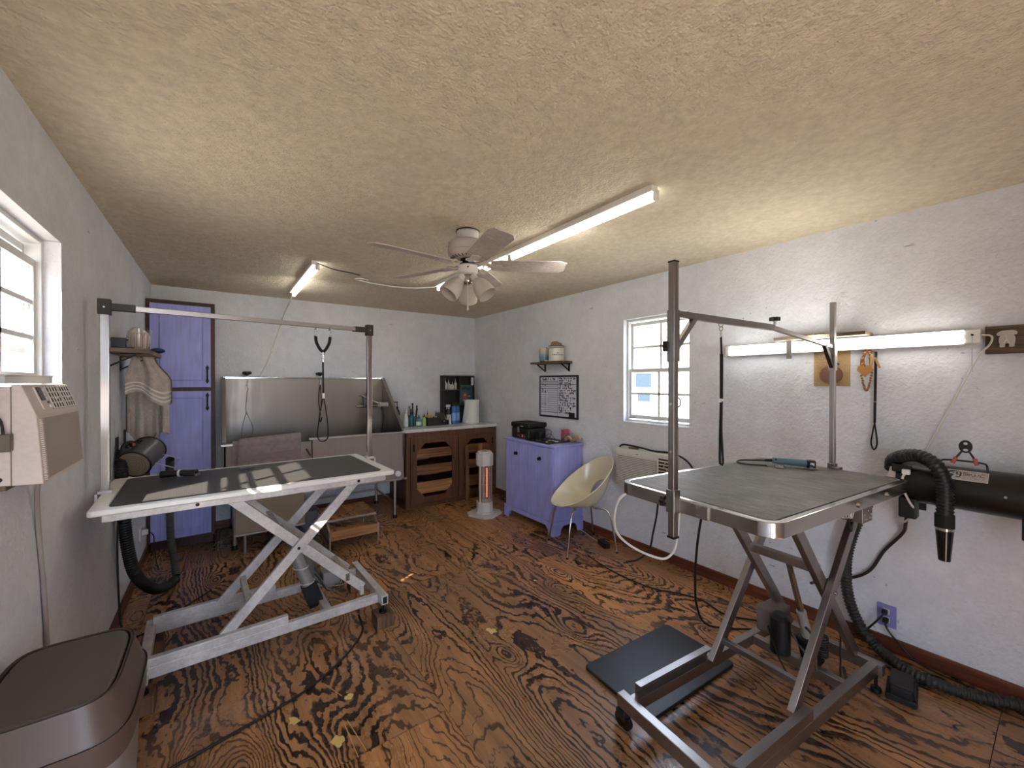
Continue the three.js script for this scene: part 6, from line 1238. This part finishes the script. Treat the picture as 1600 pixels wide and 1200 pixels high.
{
  const off = (g) => g.translate(-forceDryer.position.x, -forceDryer.position.y, -forceDryer.position.z);
  const ho = mesh('hose', off(hose([[2.86, 1.04, -0.56], [2.83, 1.085, -0.55], [2.79, 1.12, -0.5], [2.76, 1.13, -0.44], [2.735, 1.1, -0.385], [2.73, 1.04, -0.358], [2.732, 0.94, -0.352], [2.735, 0.86, -0.354]], 0.032, 0.016, 0.006, 18)), M.black, forceDryer);
  mesh('cuff', off(cyl(0.034, 0.034, 0.06, 2.737, 0.845, -0.354, 'y', 28)), M.blackMatte, ho);
  mesh('clamp_ring', off(cyl(0.033, 0.033, 0.012, 2.737, 0.809, -0.354, 'y', 28)), M.chrome, ho);
  mesh('nozzle', off(lathe([[0.017, 0.66], [0.021, 0.66], [0.031, 0.8], [0.031, 0.806], [0.02, 0.806], [0.017, 0.66]], 2.737, 0, -0.354, 28)), M.blackGloss, ho);
}
single('vacuum_hose', hose([[2.90, 0.93, -0.62], [2.9, 0.82, -0.67], [2.905, 0.65, -0.73], [2.91, 0.45, -0.765], [2.92, 0.26, -0.755], [2.925, 0.13, -0.71], [2.9, 0.06, -0.64], [2.83, 0.035, -0.52], [2.81, 0.032, -0.38], [2.86, 0.032, -0.25], [2.93, 0.032, -0.14], [2.955, 0.032, 0.0], [2.95, 0.032, 0.2]], 0.029, 0.018, 0.007, 16), std(0x2b2825, 0.55), 'dark ribbed vacuum hose sweeping down the right wall and along the floor', 'hose');
mesh('power_cord', tube([[2.765, 1.04, -0.49], [2.755, 1.02, -0.5], [2.75, 0.97, -0.5], [2.77, 0.9, -0.48], [2.8, 0.85, -0.465], [2.83, 0.8, -0.49], [2.9, 0.76, -0.52]], 0.005, 50, 8).translate(-forceDryer.position.x, -forceDryer.position.y, -forceDryer.position.z), M.whiteCord, forceDryer);
mesh('power_cord', tube([[2.88, 0.86, -0.5], [2.93, 0.75, -0.52], [2.985, 0.68, -0.54], [3.0, 0.55, -0.62], [3.0, 0.42, -0.68], [3.0, 0.36, -0.74], [2.995, 0.3, -0.86], [2.96, 0.25, -0.95]], 0.008, 80, 8).translate(-forceDryer.position.x, -forceDryer.position.y, -forceDryer.position.z), std(0x2a1c22, 0.5), forceDryer);
{
  const t = thing('wall_outlet', 'purple outlet plate with two plugs low on the right wall', 'outlet', [XR, 0.192, -0.61]);
  mesh('plate', box(0.007, 0.122, 0.082, -0.0035, 0, 0, 0.002), M.purplePlate, t);
  mesh('receptacle', [box(0.004, 0.03, 0.028, -0.0085, 0.024, 0, 0.008), box(0.004, 0.03, 0.028, -0.0085, -0.022, 0, 0.008)], M.white, t);
  mesh('plug', [box(0.03, 0.026, 0.024, -0.024, 0.024, -0.004, 0.006)], M.cord, t);
  mesh('plug', [box(0.03, 0.026, 0.024, -0.024, -0.02, 0.0, 0.006)], M.cord, t);
  mesh('lead', tube([[-0.038, 0.022, -0.004], [-0.05, 0.0, -0.015], [-0.045, -0.06, -0.05], [-0.05, -0.13, -0.1], [-0.06, -0.17, -0.16]], 0.005, 40, 8), M.cord, t);
  mesh('lead', tube([[-0.038, -0.022, 0], [-0.05, -0.05, 0.01], [-0.05, -0.11, 0.06], [-0.06, -0.165, 0.13], [-0.06, -0.182, 0.3], [-0.05, -0.184, 0.5]], 0.005, 40, 8), M.cord, t);
}

// ================================================================ ceiling fan
{
  const t = thing('ceiling_fan', 'white five blade ceiling fan with three frosted bell shades', 'ceiling fan', [1.235, HC, -2.174]);
  M.fanWhite = std(0xd8d2cc, 0.4); M.fanDusty = std(0xc9beb7, 0.6);
  mesh('canopy', [lathe([[0, 0], [0.07, 0], [0.068, -0.02], [0.058, -0.055], [0.04, -0.062], [0, -0.062]], 0, 0, 0, 32)], M.fanWhite, t);
  mesh('canopy_trim', tor(0.07, 0.003, 0, -0.003, 0), M.iron, t);
  const mo = mesh('motor_housing', [lathe([[0, -0.06], [0.1, -0.068], [0.115, -0.078], [0.118, -0.1], [0.118, -0.15], [0.1, -0.168], [0.07, -0.172], [0, -0.172]], 0, 0, 0, 36), tor(0.118, 0.004, 0, -0.13, 0)], M.fanDusty, t);
  mesh('vent_slots', Array.from({ length: 26 }, (_, i) => { const a = i / 26 * Math.PI * 2; return rod(V(Math.cos(a) * 0.082, -0.1705, Math.sin(a) * 0.082), V(Math.cos(a) * 0.104, -0.1655, Math.sin(a) * 0.104), 0.0035, 0.0035, 5); }), M.iron, mo);
  mesh('hub', [cyl(0.045, 0.05, 0.04, 0, -0.19, 0, 'y', 24)], M.iron, t);
  for (let i = 0; i < 5; i++) {
    const a = (41 + 72 * i) * D2R;
    const arm = mesh('blade_arm', [move(mergeGeometries([bar(V(0.045, -0.196, 0), V(0.13, -0.205, 0), 0.022, 0.008), box(0.09, 0.006, 0.075, 0.165, -0.209, 0, 0.003), tor(0.022, 0.004, 0.115, -0.206, 0.022, 'y'), tor(0.022, 0.004, 0.115, -0.206, -0.022, 'y')]), 0, 0, 0, a)], M.fanDusty, t);
    const out = new THREE.Shape(); [[0.14, 0.052], [0.2, 0.064], [0.56, 0.072], [0.6, 0.05], [0.605, 0.02], [0.6, -0.02], [0.605, -0.05], [0.56, -0.072], [0.2, -0.064], [0.14, -0.052]].forEach(([x, y], k) => out[k ? 'lineTo' : 'moveTo'](x, y));
    const g = ext(out, 0.006, 0.001); g.rotateX(-Math.PI / 2); g.rotateX(-12 * D2R);
    mesh('blade', move(g, 0, -0.208, 0, a), std(0xffffff, 0.55, 0, { map: bladeMap() }), arm);
  }
  mesh('switch_housing', [lathe([[0, -0.208], [0.06, -0.21], [0.062, -0.218], [0.062, -0.252], [0.05, -0.262], [0.03, -0.268], [0, -0.268]], 0, 0, 0, 30)], M.fanWhite, t);
  mesh('housing_screw', cyl(0.005, 0.005, 0.004, -0.03, -0.232, 0.055, 'z', 10), M.iron, t);
  mesh('light_fitter', [lathe([[0, -0.268], [0.03, -0.268], [0.026, -0.3], [0.032, -0.31], [0.018, -0.325], [0, -0.325]], 0, 0, 0, 24)], M.chrome, t);
  M.shade = new THREE.MeshPhysicalMaterial({ color: 0xcfc6b8, roughness: 0.6, transmission: 0.25, thickness: 0 });
  for (let i = 0; i < 3; i++) {
    const a = (i * 120 + 60.6) * D2R, dir = V(Math.cos(a) * 0.62, -0.78, -Math.sin(a) * 0.62).normalize(), p0 = V(Math.cos(a) * 0.035, -0.275, -Math.sin(a) * 0.035), p1 = p0.clone().addScaledVector(dir, 1);
    const bell = lathe([[0.022, 0], [0.03, 0.004], [0.044, 0.03], [0.056, 0.07], [0.06, 0.105], [0.059, 0.125], [0.055, 0.125], [0.056, 0.105], [0.052, 0.07], [0.04, 0.032], [0.02, 0.006], [0.022, 0]], 0, 0, 0, 30); bell.rotateX(Math.PI / 2);
    const sh = mesh('shade', aim(bell, p0.clone().addScaledVector(dir, 0.035), p1), M.shade, t);
    mesh('shade_holder', [aim(rod(V(0, 0, 0), V(0, 0, 0.04), 0.02, 0.026), p0, p1)], M.fanWhite, sh);
    mesh('bulb', [aim(sph(0.024, 0, 0, 0.085, 1, 1, 1.3, 14), p0, p1)], std(0xddd8cf, 0.4), sh);
  }
  const pc = mesh('pull_chain', rod(V(-0.012, -0.3, 0.02), V(-0.012, -0.46, 0.02), 0.0018, 0.0018, 6), M.fanWhite, t);
  mesh('chain_bell', lathe([[0, -0.456], [0.004, -0.458], [0.007, -0.48], [0.004, -0.487], [0, -0.487]], -0.012, 0, 0.02, 14), M.fanWhite, pc);
}
var bladeTexture;
function bladeMap() {
  bladeTexture = bladeTexture || dataTexture(256, 256, (u, v) => { const k = 1 + 0.08 * tnoise(u * 5, v * 5, 5, 131) + 0.05 * tnoise(u * 40, v * 40, 40, 132) + 0.05 * tnoise(u * 8, v * 60, 8, 133, 60); return [188 * k, 174 * k, 166 * k]; }, true, 0.5, 0.5);
  return bladeTexture;
}

scene.traverse((o) => { if (o.isMesh) { o.castShadow = true; o.receiveShadow = true; } });
renderer.render(scene, camera);
